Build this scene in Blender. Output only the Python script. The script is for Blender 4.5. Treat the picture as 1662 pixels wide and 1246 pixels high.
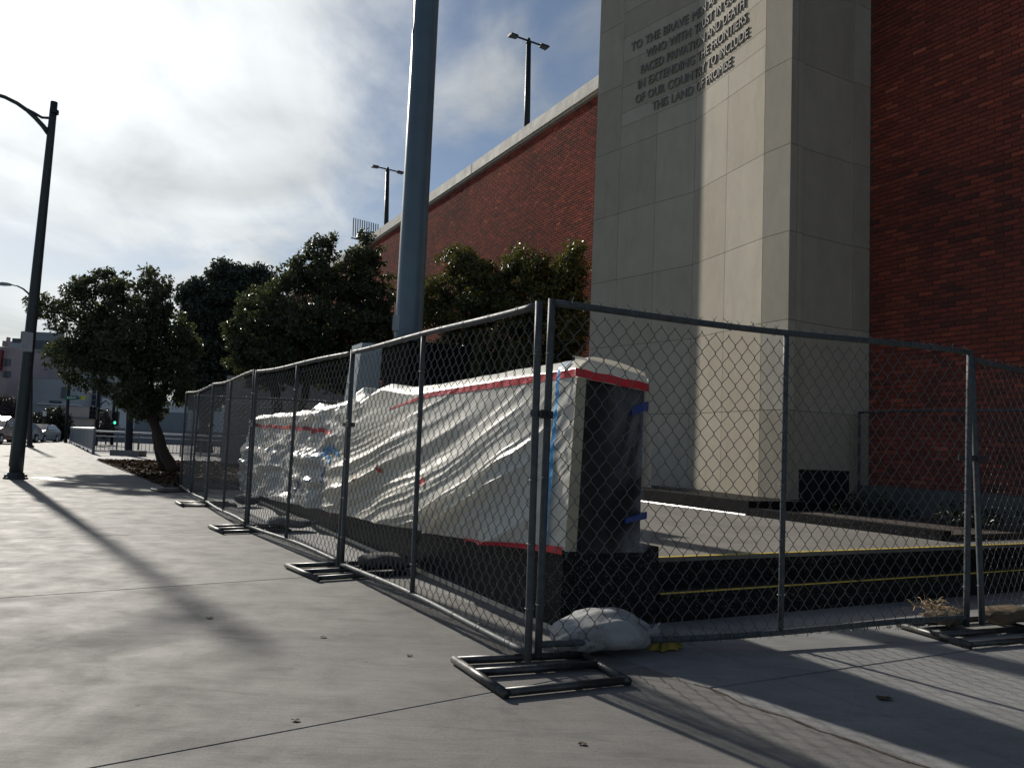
import bpy, math, random
import numpy as np
from math import sin, cos, radians, pi, atan, hypot, exp
from mathutils import Vector, Matrix

for o in list(bpy.data.objects): bpy.data.objects.remove(o)
scene = bpy.context.scene
COL = scene.collection
rng = np.random.default_rng(7)
random.seed(7)

# ------------------------------------------------------------------ camera
FPX, CX, CY, EYE = 1250.0, 831.0, 623.0, 1.12
_rho = atan(.0434); _pit = atan(102*cos(_rho)/FPX)
_u = np.array([sin(_rho)*cos(_pit), cos(_rho)*cos(_pit), -sin(_pit)])
_d = np.array([0, 0, -1.]); _f = _d-_u*np.dot(_d, _u); _f /= np.linalg.norm(_f); _r = np.cross(_f, _u)
CM = np.array([_r, _f, _u])
cam_d = bpy.data.cameras.new('camera'); cam = bpy.data.objects.new('camera', cam_d); COL.objects.link(cam)
cam_d.sensor_fit = 'HORIZONTAL'; cam_d.sensor_width = 36; cam_d.lens = 36*FPX/1662
cam_d.clip_start = .05; cam_d.clip_end = 5000
mw = Matrix([list(r) for r in CM]).to_4x4(); mw.translation = (0, 0, EYE); cam.matrix_world = mw
scene.camera = cam

# ------------------------------------------------------------------ light
SUN_AZ, SUN_EL = radians(-36.5), radians(28.3)
SDIR = Vector((sin(SUN_AZ)*cos(SUN_EL), cos(SUN_AZ)*cos(SUN_EL), sin(SUN_EL)))
world = bpy.data.worlds.new('World'); scene.world = world; world.use_nodes = True
def build_world():
    nt = world.node_tree; N = nt.nodes; L = nt.links; N.clear()
    out = N.new('ShaderNodeOutputWorld'); bg = N.new('ShaderNodeBackground'); bg.inputs[1].default_value = .075
    sky = N.new('ShaderNodeTexSky'); sky.sky_type = 'NISHITA'; sky.sun_disc = False
    sky.sun_elevation = SUN_EL; sky.sun_rotation = SUN_AZ; sky.air_density = 1.0; sky.dust_density = .5; sky.ozone_density = 2.0
    tc = N.new('ShaderNodeTexCoord')
    sp = N.new('ShaderNodeSeparateXYZ'); L.new(tc.outputs['Generated'], sp.inputs[0])
    def m(op, a, b=None, c=None):
        n = N.new('ShaderNodeMath'); n.operation = op
        for i, q in enumerate((a, b, c)):
            if q is None: continue
            if isinstance(q, (int, float)): n.inputs[i].default_value = q
            else: L.new(q, n.inputs[i])
        return n.outputs[0]
    z = m('ADD', m('MAXIMUM', sp.outputs[2], 0.0), .16)
    cb = N.new('ShaderNodeCombineXYZ'); L.new(m('DIVIDE', sp.outputs[0], z), cb.inputs[0]); L.new(m('DIVIDE', sp.outputs[1], z), cb.inputs[1])
    def noise(scale, rot, sc, det, rough, dist=0.0):
        mp = N.new('ShaderNodeMapping'); mp.inputs['Rotation'].default_value = (0, 0, rot); mp.inputs['Scale'].default_value = sc
        L.new(cb.outputs[0], mp.inputs[0])
        n = N.new('ShaderNodeTexNoise'); n.inputs['Scale'].default_value = scale; n.inputs['Detail'].default_value = det
        n.inputs['Roughness'].default_value = rough; n.inputs['Distortion'].default_value = dist
        L.new(mp.outputs[0], n.inputs['Vector']); return n.outputs[0]
    n1 = noise(1.25, .5, (1.0, .75, 1), 8, .54, .7)
    n2 = noise(3.6, .9, (1.0, .55, 1), 7, .55, .6)
    dt = N.new('ShaderNodeVectorMath'); dt.operation = 'DOT_PRODUCT'; L.new(tc.outputs['Generated'], dt.inputs[0]); dt.inputs[1].default_value = SDIR
    glow = m('POWER', m('MAXIMUM', dt.outputs['Value'], 0.0), 9.0)
    base = m('ADD', m('MULTIPLY', n1, .75), m('MULTIPLY', n2, .25))
    # the veil of cloud is thicker on the side of the sun
    msk = N.new('ShaderNodeMapRange'); msk.inputs['From Min'].default_value = .46; msk.inputs['From Max'].default_value = .66
    msk.interpolation_type = 'SMOOTHSTEP'
    L.new(m('ADD', base, m('MULTIPLY', m('POWER', m('MAXIMUM', dt.outputs['Value'], 0.0), 5.0), .10)), msk.inputs['Value'])
    br = m('ADD', 4.4, m('MULTIPLY', glow, 12.0))
    n3 = noise(1.7, .7, (1.0, .8, 1), 6, .5, .9)
    br = m('MULTIPLY', br, m('ADD', .22, m('ADD', m('MULTIPLY', n2, .5), m('MULTIPLY', n3, 1.1))))
    cc = N.new('ShaderNodeMix'); cc.data_type = 'RGBA'; cc.blend_type = 'MULTIPLY'; cc.inputs[0].default_value = 1
    cb2 = N.new('ShaderNodeCombineXYZ')
    for i in range(3): L.new(br, cb2.inputs[i])
    L.new(cb2.outputs[0], cc.inputs[6]); cc.inputs[7].default_value = (.94, .985, 1.0, 1)
    mix = N.new('ShaderNodeMix'); mix.data_type = 'RGBA'; L.new(m('MULTIPLY', msk.outputs[0], .93), mix.inputs[0])
    L.new(sky.outputs[0], mix.inputs[6]); L.new(cc.outputs[2], mix.inputs[7])
    L.new(mix.outputs[2], bg.inputs[0]); L.new(bg.outputs[0], out.inputs[0])
build_world()
sd = bpy.data.lights.new('sun', 'SUN'); sd.energy = 5.0; sd.angle = radians(1.1); sd.color = (1.0, .935, .83)
sun = bpy.data.objects.new('sun', sd); COL.objects.link(sun); sun.rotation_euler = (-SDIR).to_track_quat('-Z', 'Y').to_euler(); sun.location = SDIR*60
vs = scene.view_settings; vs.view_transform = 'Standard'; vs.look = 'None'; vs.gamma = 1; vs.use_curve_mapping = False; vs.exposure = -.12
scene.cycles.max_bounces = 8; scene.cycles.transparent_max_bounces = 12; scene.cycles.use_denoising = True

# ------------------------------------------------------------------ place finding
def ray(x, y): return CM@np.array([(x-CX)/FPX, -(y-CY)/FPX, -1.])
C0 = np.array([0, 0, EYE])
def G(x, y, z=0.):
    v = ray(x, y); return C0+v*(z-EYE)/v[2]
def D(x, y, dist):
    v = ray(x, y); return C0+v*dist/v[1]
MA = radians(-28.3)                      # direction of the memorial and of the brick wall
EV = np.array([sin(MA), cos(MA)]); EU = np.array([cos(MA), -sin(MA)])
def W(u, v, z=0.): return np.array([EU[0]*u+EV[0]*v, EU[1]*u+EV[1]*v, z])
def WA(P):                               # array (n,3) of u,v,z -> world
    P = np.asarray(P, float); o = np.empty_like(P)
    o[:, 0] = EU[0]*P[:, 0]+EV[0]*P[:, 1]; o[:, 1] = EU[1]*P[:, 0]+EV[1]*P[:, 1]; o[:, 2] = P[:, 2]; return o
SA = radians(-36.5)
EP = np.array([sin(SA), cos(SA)]); EQ = np.array([cos(SA), -sin(SA)])
def SW(q, p, z=0.): return np.array([EQ[0]*q+EP[0]*p, EQ[1]*q+EP[1]*p, z])

# ------------------------------------------------------------------ materials
class NT:
    def __init__(s, name):
        s.m = bpy.data.materials.new(name); s.m.use_nodes = True; s.t = s.m.node_tree; s.N = s.t.nodes; s.L = s.t.links
        s.b = s.N['Principled BSDF']; s.out = s.N['Material Output']
    def n(s, t, **k):
        x = s.N.new(t)
        for a, v in k.items(): setattr(x, a, v)
        return x
    def pos(s, sc=(1, 1, 1), rot=(0, 0, 0), kind='pos'):
        mp = s.n('ShaderNodeMapping'); mp.inputs['Scale'].default_value = sc; mp.inputs['Rotation'].default_value = rot
        if kind == 'pos': s.L.new(s.n('ShaderNodeNewGeometry').outputs['Position'], mp.inputs[0])
        else: s.L.new(s.n('ShaderNodeTexCoord').outputs['Object'], mp.inputs[0])
        return mp.outputs[0]
    def noise(s, vec, scale, det=4, rough=.55, dist=0.):
        x = s.n('ShaderNodeTexNoise'); x.inputs['Scale'].default_value = scale; x.inputs['Detail'].default_value = det
        x.inputs['Roughness'].default_value = rough; x.inputs['Distortion'].default_value = dist; s.L.new(vec, x.inputs['Vector']); return x.outputs[0]
    def ramp(s, fac, stops):
        x = s.n('ShaderNodeValToRGB'); e = x.color_ramp.elements
        while len(e) < len(stops): e.new(.5)
        for q, (p, c) in zip(e, stops):
            q.position = p; q.color = (c if len(c) == 4 else (*c, 1)) if isinstance(c, tuple) else (c, c, c, 1)
        s.L.new(fac, x.inputs[0]); return x.outputs[0]
    def mix(s, f, a, b, mode='MIX'):
        x = s.n('ShaderNodeMix', data_type='RGBA', blend_type=mode)
        for i, q in ((0, f), (6, a), (7, b)):
            if isinstance(q, (int, float)): x.inputs[i].default_value = q
            elif isinstance(q, tuple): x.inputs[i].default_value = (*q, 1)
            else: s.L.new(q, x.inputs[i])
        return x.outputs[2]
    def math(s, op, a, b=0.):
        x = s.n('ShaderNodeMath', operation=op)
        for i, q in enumerate((a, b)):
            if isinstance(q, (int, float)): x.inputs[i].default_value = q
            else: s.L.new(q, x.inputs[i])
        return x.outputs[0]
    def set(s, col=None, rough=None, metal=None, spec=None):
        for k, v in (('Base Color', col), ('Roughness', rough), ('Metallic', metal), ('Specular IOR Level', spec)):
            if v is None: continue
            if isinstance(v, (int, float)): s.b.inputs[k].default_value = v
            elif isinstance(v, tuple): s.b.inputs[k].default_value = (*v, 1)
            else: s.L.new(v, s.b.inputs[k])
        return s
    def bump(s, h, dist=.01, strength=1.0):
        x = s.n('ShaderNodeBump'); x.inputs['Distance'].default_value = dist; x.inputs['Strength'].default_value = strength
        s.L.new(h, x.inputs['Height']); s.L.new(x.outputs[0], s.b.inputs['Normal']); return s
M = {}
def mat_concrete(name, base, warm, streak_rot, wear=1.0, rough=.72):
    t = NT(name); p = t.pos(); ps = t.pos((1.0, 2.6, 1), (0, 0, streak_rot)); pl_ = t.pos((.25, 9, 1), (0, 0, streak_rot))
    big = t.noise(p, .55, 5, .62, .6); mid = t.noise(p, 3.2, 7, .68, .3); st = t.noise(ps, 1.5, 8, .68, .8); fine = t.noise(p, 260, 2, .7); grit = t.noise(p, 70, 5, .75)
    broom = t.noise(pl_, 9, 4, .6)
    oi = t.n('ShaderNodeObjectInfo').outputs['Random']
    c = t.ramp(big, [(.3, tuple(x*.74 for x in base)), (.52, base), (.75, tuple(min(1, x*1.15) for x in warm))])
    c = t.mix(.42*wear, c, t.ramp(st, [(.32, .66), (.5, .97), (.68, 1.14)]), 'MULTIPLY')
    c = t.mix(.4*wear, c, t.ramp(mid, [(.32, .64), (.5, 1.0), (.70, 1.12)]), 'MULTIPLY')
    c = t.mix(.5*wear, c, t.ramp(broom, [(.3, .76), (.7, 1.14)]), 'MULTIPLY')
    c = t.mix(.6*wear, c, t.ramp(t.noise(t.pos((.8, 3.6, 1), (0, 0, streak_rot)), 3.1, 7, .7, 1.0), [(.34, .62), (.48, .98), (.70, 1.12)]), 'MULTIPLY')
    c = t.mix(.5*wear, c, t.ramp(t.noise(p, 1.7, 8, .75, 1.5), [(.30, .55), (.42, 1.0)]), 'MULTIPLY')
    c = t.mix(.6, c, t.ramp(grit, [(.3, .72), (.5, 1.0), (.72, 1.2)]), 'MULTIPLY')
    c = t.mix(.5, c, t.ramp(fine, [(.3, .74), (.62, 1.1)]), 'MULTIPLY')
    vo = t.n('ShaderNodeTexVoronoi'); vo.inputs['Scale'].default_value = 2.3; vo.inputs['Randomness'].default_value = 1; t.L.new(p, vo.inputs['Vector'])
    c = t.mix(.55*wear, c, t.ramp(vo.outputs['Distance'], [(.018, .25), (.035, 1.0)]), 'MULTIPLY')       # old gum spots
    sp = t.noise(p, 34, 2, .5); c = t.mix(.5, c, t.ramp(sp, [(.23, .3), (.28, 1.0)]), 'MULTIPLY')
    c = t.mix(1.0, c, t.ramp(oi, [(0, .90), (1, 1.07)]), 'MULTIPLY')
    t.set(c, t.ramp(mid, [(.3, rough+.10), (.7, rough-.08)]), 0, .28)
    t.bump(t.math('ADD', t.math('ADD', t.math('MULTIPLY', fine, .3), t.math('MULTIPLY', broom, .35)), t.math('MULTIPLY', grit, .5)), .004, .8)
    M[name] = t.m; return t.m
mat_concrete('sidewalk concrete', (.20, .194, .185), (.215, .206, .194), -radians(53.5), 1.0)
mat_concrete('apron concrete', (.26, .262, .262), (.29, .28, .265), -radians(60), .7)
mat_concrete('slab concrete', (.20, .188, .17), (.215, .20, .18), -radians(60), .6)
mat_concrete('wall concrete', (.36, .36, .35), (.40, .39, .37), 0, .6)

def mat_simple(name, col, rough=.6, metal=0., var=.25, scale=8., bump=.0, spec=.5, objvar=0.):
    t = NT(name); p = t.pos(); n = t.noise(p, scale, 5, .6)
    c = t.ramp(n, [(.25, tuple(x*(1-var) for x in col)), (.75, tuple(min(1, x*(1+var)) for x in col))])
    if objvar: c = t.mix(1.0, c, t.ramp(t.n('ShaderNodeObjectInfo').outputs['Random'], [(0, 1-objvar), (1, 1+objvar)]), 'MULTIPLY')
    t.set(c, t.ramp(n, [(.3, max(.02, rough-.08)), (.7, min(1, rough+.08))]), metal, spec)
    if bump: t.bump(t.noise(p, scale*6, 4), bump)
    M[name] = t.m; return t.m
def mat_granite():
    t = NT('black granite'); p = t.pos()
    v = t.n('ShaderNodeTexVoronoi'); v.inputs['Scale'].default_value = 150; t.L.new(p, v.inputs['Vector'])
    h = t.n('ShaderNodeTexWhiteNoise', noise_dimensions='3D'); t.L.new(v.outputs['Position'], h.inputs['Vector'])
    c = t.ramp(h.outputs[0], [(0, (.008, .008, .009)), (.86, (.014, .014, .015)), (.93, (.035, .035, .035)), (.985, (.14, .135, .13)), (1, (.26, .25, .24))])
    c = t.mix(.5, c, t.ramp(t.noise(p, 3, 4), [(.3, .6), (.7, 1.2)]), 'MULTIPLY')
    t.set(c, t.ramp(h.outputs[0], [(.8, .5), (.95, .6)]), 0, .12); M['granite'] = t.m
mat_granite()
def mat_stone():
    t = NT('pylon limestone'); p = t.pos(); oi = t.n('ShaderNodeObjectInfo').outputs['Random']
    c = t.ramp(oi, [(0, (.41, .365, .285)), (.5, (.455, .41, .33)), (1, (.50, .455, .375))])
    c = t.mix(.3, c, t.ramp(t.noise(p, 1.3, 5, .6), [(.3, .78), (.7, 1.1)]), 'MULTIPLY')
    c = t.mix(.5, c, t.ramp(t.noise(t.pos((1.5, 1.5, .8)), 3.0, 6, .65), [(.3, .84), (.65, 1.06)]), 'MULTIPLY')
    c = t.mix(.4, c, t.ramp(t.noise(p, 140, 2), [(.3, .75), (.6, 1.05)]), 'MULTIPLY')
    c = t.mix(.25, c, t.ramp(t.noise(t.pos((1.6, 1.6, .35)), 2.0, 7, .65, .5), [(.34, .74), (.5, 1.0), (.7, 1.06)]), 'MULTIPLY')
    t.set(c, .8, 0, .25).bump(t.noise(p, 90, 4, .7), .003); M['stone'] = t.m
mat_stone()
BRK = [(0, (.12, .054, .046)), (.22, (.19, .062, .048)), (.45, (.275, .074, .052)), (.7, (.36, .092, .060)), (.9, (.46, .116, .070)), (1, (.54, .16, .095))]
def mat_brick(name, src):
    t = NT(name); p = t.pos()
    if src == 'attr':
        a = t.n('ShaderNodeAttribute', attribute_name='tint').outputs['Fac']
    else:
        sp = t.n('ShaderNodeSeparateColor'); t.L.new(t.n('ShaderNodeObjectInfo').outputs['Color'], sp.inputs[0]); a = sp.outputs[0]
    c = t.ramp(a, BRK)
    c = t.mix(.55, c, t.ramp(t.noise(p, .45, 5, .65), [(.32, .66), (.55, 1.0), (.72, 1.22)]), 'MULTIPLY')
    c = t.mix(.5, c, t.ramp(t.noise(p, 45, 3, .6), [(.3, .65), (.65, 1.15)]), 'MULTIPLY')
    t.set(c, .95, 0, .08).bump(t.noise(p, 120, 3, .7), .003); M[name] = t.m
mat_brick('brick joined', 'attr'); mat_brick('brick single', 'obj')
mat_simple('dark stone', (.016, .015, .015), .6, 0, .3, 3, 0, .1)
mat_simple('pedestal stone', (.010, .010, .011), .6, 0, .3, 3, 0, .0)
def mat_cloth(name, col):
    t = NT(name); p = t.pos(); w1 = t.n('ShaderNodeTexWave'); w1.inputs['Scale'].default_value = 130; t.L.new(t.pos((1, .4, .6)), w1.inputs[0])
    w2 = t.n('ShaderNodeTexWave', bands_direction='Z'); w2.inputs['Scale'].default_value = 130; t.L.new(p, w2.inputs[0])
    dirt = t.noise(p, 7, 6, .7, .5)
    c = t.ramp(dirt, [(.3, tuple(x*.45 for x in col)), (.5, tuple(x*.9 for x in col)), (.7, col)])
    t.set(c, .85, 0, .2); t.bump(t.math('ADD', t.math('ADD', t.math('MULTIPLY', w1.outputs[1], .2), t.math('MULTIPLY', w2.outputs[1], .2)), t.math('MULTIPLY', t.noise(p, 22, 5, .6, 1.2), 1.6)), .012, .8); M[name] = t.m
mat_simple('mortar', (.10, .06, .052), .95, 0, .3, 6, .003)
mat_simple('coping', (.52, .50, .44), .7, 0, .15, 3, .002)
mat_simple('galvanised', (.075, .085, .092), .6, .1, .4, 22, 0, .3)
mat_simple('galvanised dark', (.06, .065, .07), .48, .4, .35, 22)
mat_simple('wire', (.125, .13, .13), .45, .3, .3, 40)
mat_simple('stand steel', (.075, .075, .075), .42, .6, .5, 18)
mat_simple('pole paint', (.105, .155, .195), .38, .0, .16, 2.5)
mat_simple('fin paint', (.24, .29, .33), .5, 0, .12, 3)
mat_simple('lamp paint', (.045, .055, .06), .5, .3, .25, 5)
mat_simple('dark iron', (.022, .027, .032), .5, .4, .25, 5)
mat_simple('bark', (.045, .032, .025), .9, 0, .4, 14, .01)
mat_simple('soil', (.045, .032, .024), .95, 0, .45, 8, .01)
mat_simple('asphalt', (.05, .05, .052), .85, 0, .25, 12, .003)
mat_cloth('bag white', (.62, .62, .62))
mat_cloth('bag light grey', (.34, .335, .32))
mat_cloth('bag tan', (.22, .17, .115))
mat_cloth('bag grey', (.16, .155, .15))
mat_simple('rag cloth', (.30, .22, .04), .85, 0, .5, 30, .004)
mat_simple('straw', (.40, .29, .16), .8, 0, .4, 20)
mat_simple('yellow paint', (.60, .44, .06), .6, 0, .35, 14)
mat_simple('red tape', (.62, .02, .035), .35, 0, .12, 10)
mat_simple('blue tape', (.03, .30, .66), .4, 0, .12, 10)
mat_simple('navy tape', (.02, .05, .24), .4, 0, .12, 10)
mat_simple('masking strip', (.40, .36, .27), .7, 0, .18, 10)
mat_simple('bldg pale', (.36, .39, .42), .8, 0, .1, .4)
mat_simple('bldg grey', (.22, .25, .28), .8, 0, .12, .4)
mat_simple('bldg dark', (.09, .10, .125), .8, 0, .12, .4)
mat_simple('bldg white', (.60, .63, .66), .8, 0, .06, .4)
mat_simple('bldg pink', (.36, .29, .30), .8, 0, .15, .5)
mat_simple('bldg beige', (.42, .36, .33), .8, 0, .12, .5)
mat_simple('glass far', (.04, .055, .075), .15, 0, .4, .7)
mat_simple('ledge stone', (.085, .09, .088), .8, 0, .3, 4)
mat_simple('rail paint', (.16, .19, .225), .5, .2, .15, 3)
mat_simple('edge glint', (.9, .9, .88), .38, .9, .06, 6)  # near-white metal for the highlights drawn along the base edges
mat_simple('rail cap', (.62, .64, .66), .45, .3, .1, 3)
mat_simple('sign green', (.015, .16, .10), .5, 0, .1, 3)
mat_simple('sign yellow', (.60, .58, .02), .5, 0, .1, 3)
mat_simple('sign back', (.34, .335, .35), .5, .4, .15, 6)
mat_simple('car white', (.34, .36, .39), .3, 0, .05, 2)
mat_simple('car silver', (.20, .23, .29), .3, .1, .05, 2)
mat_simple('car red', (.18, .02, .025), .25, 0, .1, 2)
mat_simple('tyre', (.02, .02, .02), .85, 0, .2, 9)
mat_simple('plastic dark', (.02, .022, .025), .4, 0, .2, 9)
mat_simple('letter stone', (.20, .185, .165), .7, 0, .15, 12)
mat_simple('dead leaf', (.05, .03, .02), .8, 0, .4, 30)
mat_simple('rope', (.22, .22, .21), .8, 0, .2, 30)
mat_simple('rack white', (.62, .65, .68), .5, .1, .05, 3)
def emis(name, col, st):
    t = NT(name); t.b.inputs['Emission Color'].default_value = (*col, 1); t.b.inputs['Emission Strength'].default_value = st; t.set(col, .4); M[name] = t.m
emis('green light', (.1, 1.0, .55), 2.0)
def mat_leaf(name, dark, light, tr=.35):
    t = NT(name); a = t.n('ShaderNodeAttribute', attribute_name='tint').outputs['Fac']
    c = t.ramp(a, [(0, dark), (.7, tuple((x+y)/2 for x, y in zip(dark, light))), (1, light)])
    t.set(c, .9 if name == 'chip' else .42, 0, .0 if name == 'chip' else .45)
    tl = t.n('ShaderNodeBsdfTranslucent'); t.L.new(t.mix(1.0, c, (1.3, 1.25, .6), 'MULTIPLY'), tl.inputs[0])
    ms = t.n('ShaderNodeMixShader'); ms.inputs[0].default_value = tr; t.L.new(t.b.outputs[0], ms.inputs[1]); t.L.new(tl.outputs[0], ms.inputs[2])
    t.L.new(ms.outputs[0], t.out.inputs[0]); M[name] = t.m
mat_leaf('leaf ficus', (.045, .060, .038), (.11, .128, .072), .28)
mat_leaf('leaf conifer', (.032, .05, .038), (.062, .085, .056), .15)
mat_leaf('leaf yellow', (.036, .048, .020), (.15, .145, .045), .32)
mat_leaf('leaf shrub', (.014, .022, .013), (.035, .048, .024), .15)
mat_leaf('twig purple', (.06, .045, .05), (.12, .09, .095), .1)
mat_leaf('chip', (.030, .020, .014), (.13, .085, .05), .0)
def mat_sheet():
    t = NT('plastic sheet'); p = t.pos()
    a = t.n('ShaderNodeAttribute', attribute_name='tint').outputs['Fac']      # 0 = plain film, 1 = shiny far film
    c = t.ramp(a, [(0, (.86, .83, .745)), (1, (.78, .77, .73))])
    t.set(c, t.ramp(a, [(0, .34), (1, .20)]), 0, .6)
    t.bump(t.noise(p, 26, 3, .5, .4), .003, .35)
    tl = t.n('ShaderNodeBsdfTranslucent'); tl.inputs[0].default_value = (.82, .79, .69, 1)
    ms = t.n('ShaderNodeMixShader'); ms.inputs[0].default_value = .30; t.L.new(t.b.outputs[0], ms.inputs[1]); t.L.new(tl.outputs[0], ms.inputs[2])
    t.L.new(ms.outputs[0], t.out.inputs[0]); M['sheet'] = t.m
    t = NT('clear film'); p = t.pos(); t.set((.62, .66, .72), .25, 0, .5); t.bump(t.noise(p, 10, 4, .6, 1.0), .03, .7)
    tr = t.n('ShaderNodeBsdfTransparent'); ms = t.n('ShaderNodeMixShader')
    f = t.ramp(t.noise(t.pos((1, 1, .5)), 3.0, 4, .6, .8), [(.38, .02), (.70, .50)]); t.L.new(t.math('MULTIPLY', f, t.n('ShaderNodeAttribute', attribute_name='tint').outputs['Fac']), ms.inputs[0])
    t.L.new(tr.outputs[0], ms.inputs[1]); t.L.new(t.b.outputs[0], ms.inputs[2]); t.L.new(ms.outputs[0], t.out.inputs[0]); M['film'] = t.m
mat_sheet()

# ------------------------------------------------------------------ mesh helpers
ORG = {}
class MB:
    def __init__(s): s.v = []; s.f = []; s.n = 0; s.tint = []
    def add(s, V, F, tint=None):
        V = np.asarray(V, float).reshape(-1, 3); b = s.n
        s.v.append(V); s.n += len(V)
        s.f.extend([tuple(int(i)+b for i in f) for f in F])
        s.tint.append(np.full(len(V), .5 if tint is None else tint) if np.isscalar(tint) or tint is None else np.asarray(tint)); return s
    def hexa(s, P, tint=None):            # 8 corners: bottom 4 (ccw), top 4
        return s.add(P, [(3, 2, 1, 0), (4, 5, 6, 7), (0, 1, 5, 4), (1, 2, 6, 5), (2, 3, 7, 6), (3, 0, 4, 7)], tint)
    def prism(s, poly, z0, z1, bev=0.):
        poly = np.asarray(poly, float)[:, :2]; n = len(poly)
        if bev:
            c = poly.mean(0); d = poly-c; L = np.linalg.norm(d, axis=1, keepdims=True); top = c+d*(1-bev*1.4/L)
            V = [(x, y, z0) for x, y in poly]+[(x, y, z1-bev) for x, y in poly]+[(x, y, z1) for x, y in top]
            F = [tuple(range(n-1, -1, -1)), tuple(range(2*n, 3*n))]
            for k in range(2):
                F += [(k*n+i, k*n+(i+1) % n, (k+1)*n+(i+1) % n, (k+1)*n+i) for i in range(n)]
            return s.add(V, F)
        V = [(x, y, z0) for x, y in poly]+[(x, y, z1) for x, y in poly]
        return s.add(V, [tuple(range(n-1, -1, -1)), tuple(range(n, 2*n))]+[(i, (i+1) % n, n+(i+1) % n, n+i) for i in range(n)])
    def boxuv(s, u0, u1, v0, v1, z0, z1, tint=None):
        return s.hexa([W(u0, v0, z0), W(u1, v0, z0), W(u1, v1, z0), W(u0, v1, z0), W(u0, v0, z1), W(u1, v0, z1), W(u1, v1, z1), W(u0, v1, z1)], tint)
    def box(s, c, sx, sy, sz, rz=0.):     # c = centre of base
        ca, sa = cos(rz), sin(rz); P = []
        for z in (0, sz):
            for a, b in ((-1, -1), (1, -1), (1, 1), (-1, 1)):
                x, y = a*sx/2, b*sy/2; P.append((c[0]+ca*x-sa*y, c[1]+sa*x+ca*y, c[2]+z))
        return s.hexa(P)
    def tube(s, path, r, k=8, cap=True, tint=None):
        P = np.asarray(path, float); n = len(P); R = np.full(n, r) if np.isscalar(r) else np.asarray(r, float)
        T = np.gradient(P, axis=0) if n > 2 else np.repeat((P[1]-P[0])[None], 2, 0)
        T /= np.maximum(np.linalg.norm(T, axis=1, keepdims=True), 1e-9)
        ref = np.array([0, 0, 1.]) if abs(T[0][2]) < .9 else np.array([1., 0, 0])
        V = []
        for i in range(n):
            a = np.cross(T[i], ref); a /= max(np.linalg.norm(a), 1e-9); b = np.cross(T[i], a); ref = np.cross(a, T[i])
            for j in range(k):
                q = 2*pi*j/k; V.append(P[i]+R[i]*(cos(q)*a+sin(q)*b))
        F = [(i*k+j, i*k+(j+1) % k, (i+1)*k+(j+1) % k, (i+1)*k+j) for i in range(n-1) for j in range(k)]
        if cap: F += [tuple(range(k-1, -1, -1)), tuple(range((n-1)*k, n*k))]
        return s.add(V, F, tint)
    def obj(s, name, mat, parent=None, smooth=False, angle=None):
        return mesh_obj(name, np.concatenate(s.v), s.f, mat, parent, smooth, np.concatenate(s.tint) if any((t != .5).any() for t in s.tint) else None)
def mesh_obj(name, V, F, mat, parent=None, smooth=False, tint=None):
    V = np.asarray(V, float); o0 = np.zeros(3)
    if parent is not None: o0 = ORG[parent.name]
    me = bpy.data.meshes.new(name); me.from_pydata([tuple(x) for x in (V-o0)], [], F); me.update()
    if smooth: me.polygons.foreach_set('use_smooth', [True]*len(me.polygons))
    if tint is not None:
        at = me.attributes.new('tint', 'FLOAT', 'POINT'); at.data.foreach_set('value', np.asarray(tint, np.float32))
    me.materials.append(M[mat] if isinstance(mat, str) else mat)
    o = bpy.data.objects.new(name, me); COL.objects.link(o); ORG[o.name] = o0
    if parent is not None: o.parent = parent
    return o
def grid_obj(name, P, mat, parent=None, smooth=True, tint=None, closed=False):   # P (n,m,3)
    n, m = P.shape[:2]; idx = np.arange(n*m).reshape(n, m)
    q = np.stack([idx[:-1, :-1], idx[1:, :-1], idx[1:, 1:], idx[:-1, 1:]], -1).reshape(-1, 4)
    if closed:
        q = np.concatenate([q, np.stack([idx[:-1, -1], idx[1:, -1], idx[1:, 0], idx[:-1, 0]], -1)])
    return mesh_obj(name, P.reshape(-1, 3), q.tolist(), mat, parent, smooth, None if tint is None else np.asarray(tint).reshape(-1))
def thing(name, label, cat, loc, group=None):
    o = bpy.data.objects.new(name, None); COL.objects.link(o); o.location = tuple(loc); o.empty_display_size = .2
    ORG[o.name] = np.array(loc, float); return tag(o, label, cat, group)
def tag(o, label=None, cat=None, group=None, kind=None):
    if label: o['label'] = label
    if cat: o['category'] = cat
    if group: o['group'] = group
    if kind: o['kind'] = kind
    return o
def structure(o): o['kind'] = 'structure'; return o
def smoothstep(a, b, x):
    t = np.clip((x-a)/(b-a), 0, 1); return t*t*(3-2*t)
_tab = np.random.default_rng(3).random((16, 256, 256))
def vn(x, y, s=0):
    x = np.asarray(x, float); y = np.asarray(y, float); xi = np.floor(x).astype(int); yi = np.floor(y).astype(int)
    fx = x-xi; fy = y-yi; fx = fx*fx*(3-2*fx); fy = fy*fy*(3-2*fy); T = _tab[s % 16]
    g = lambda a, b: T[a % 256, b % 256]
    return (g(xi, yi)*(1-fx)+g(xi+1, yi)*fx)*(1-fy)+(g(xi, yi+1)*(1-fx)+g(xi+1, yi+1)*fx)*fy*1.0
def fbm(x, y, s=0, o=4):
    r = 0; a = .5
    for k in range(o): r = r+a*vn(x*2**k, y*2**k, s+k); a *= .5
    return r
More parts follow.
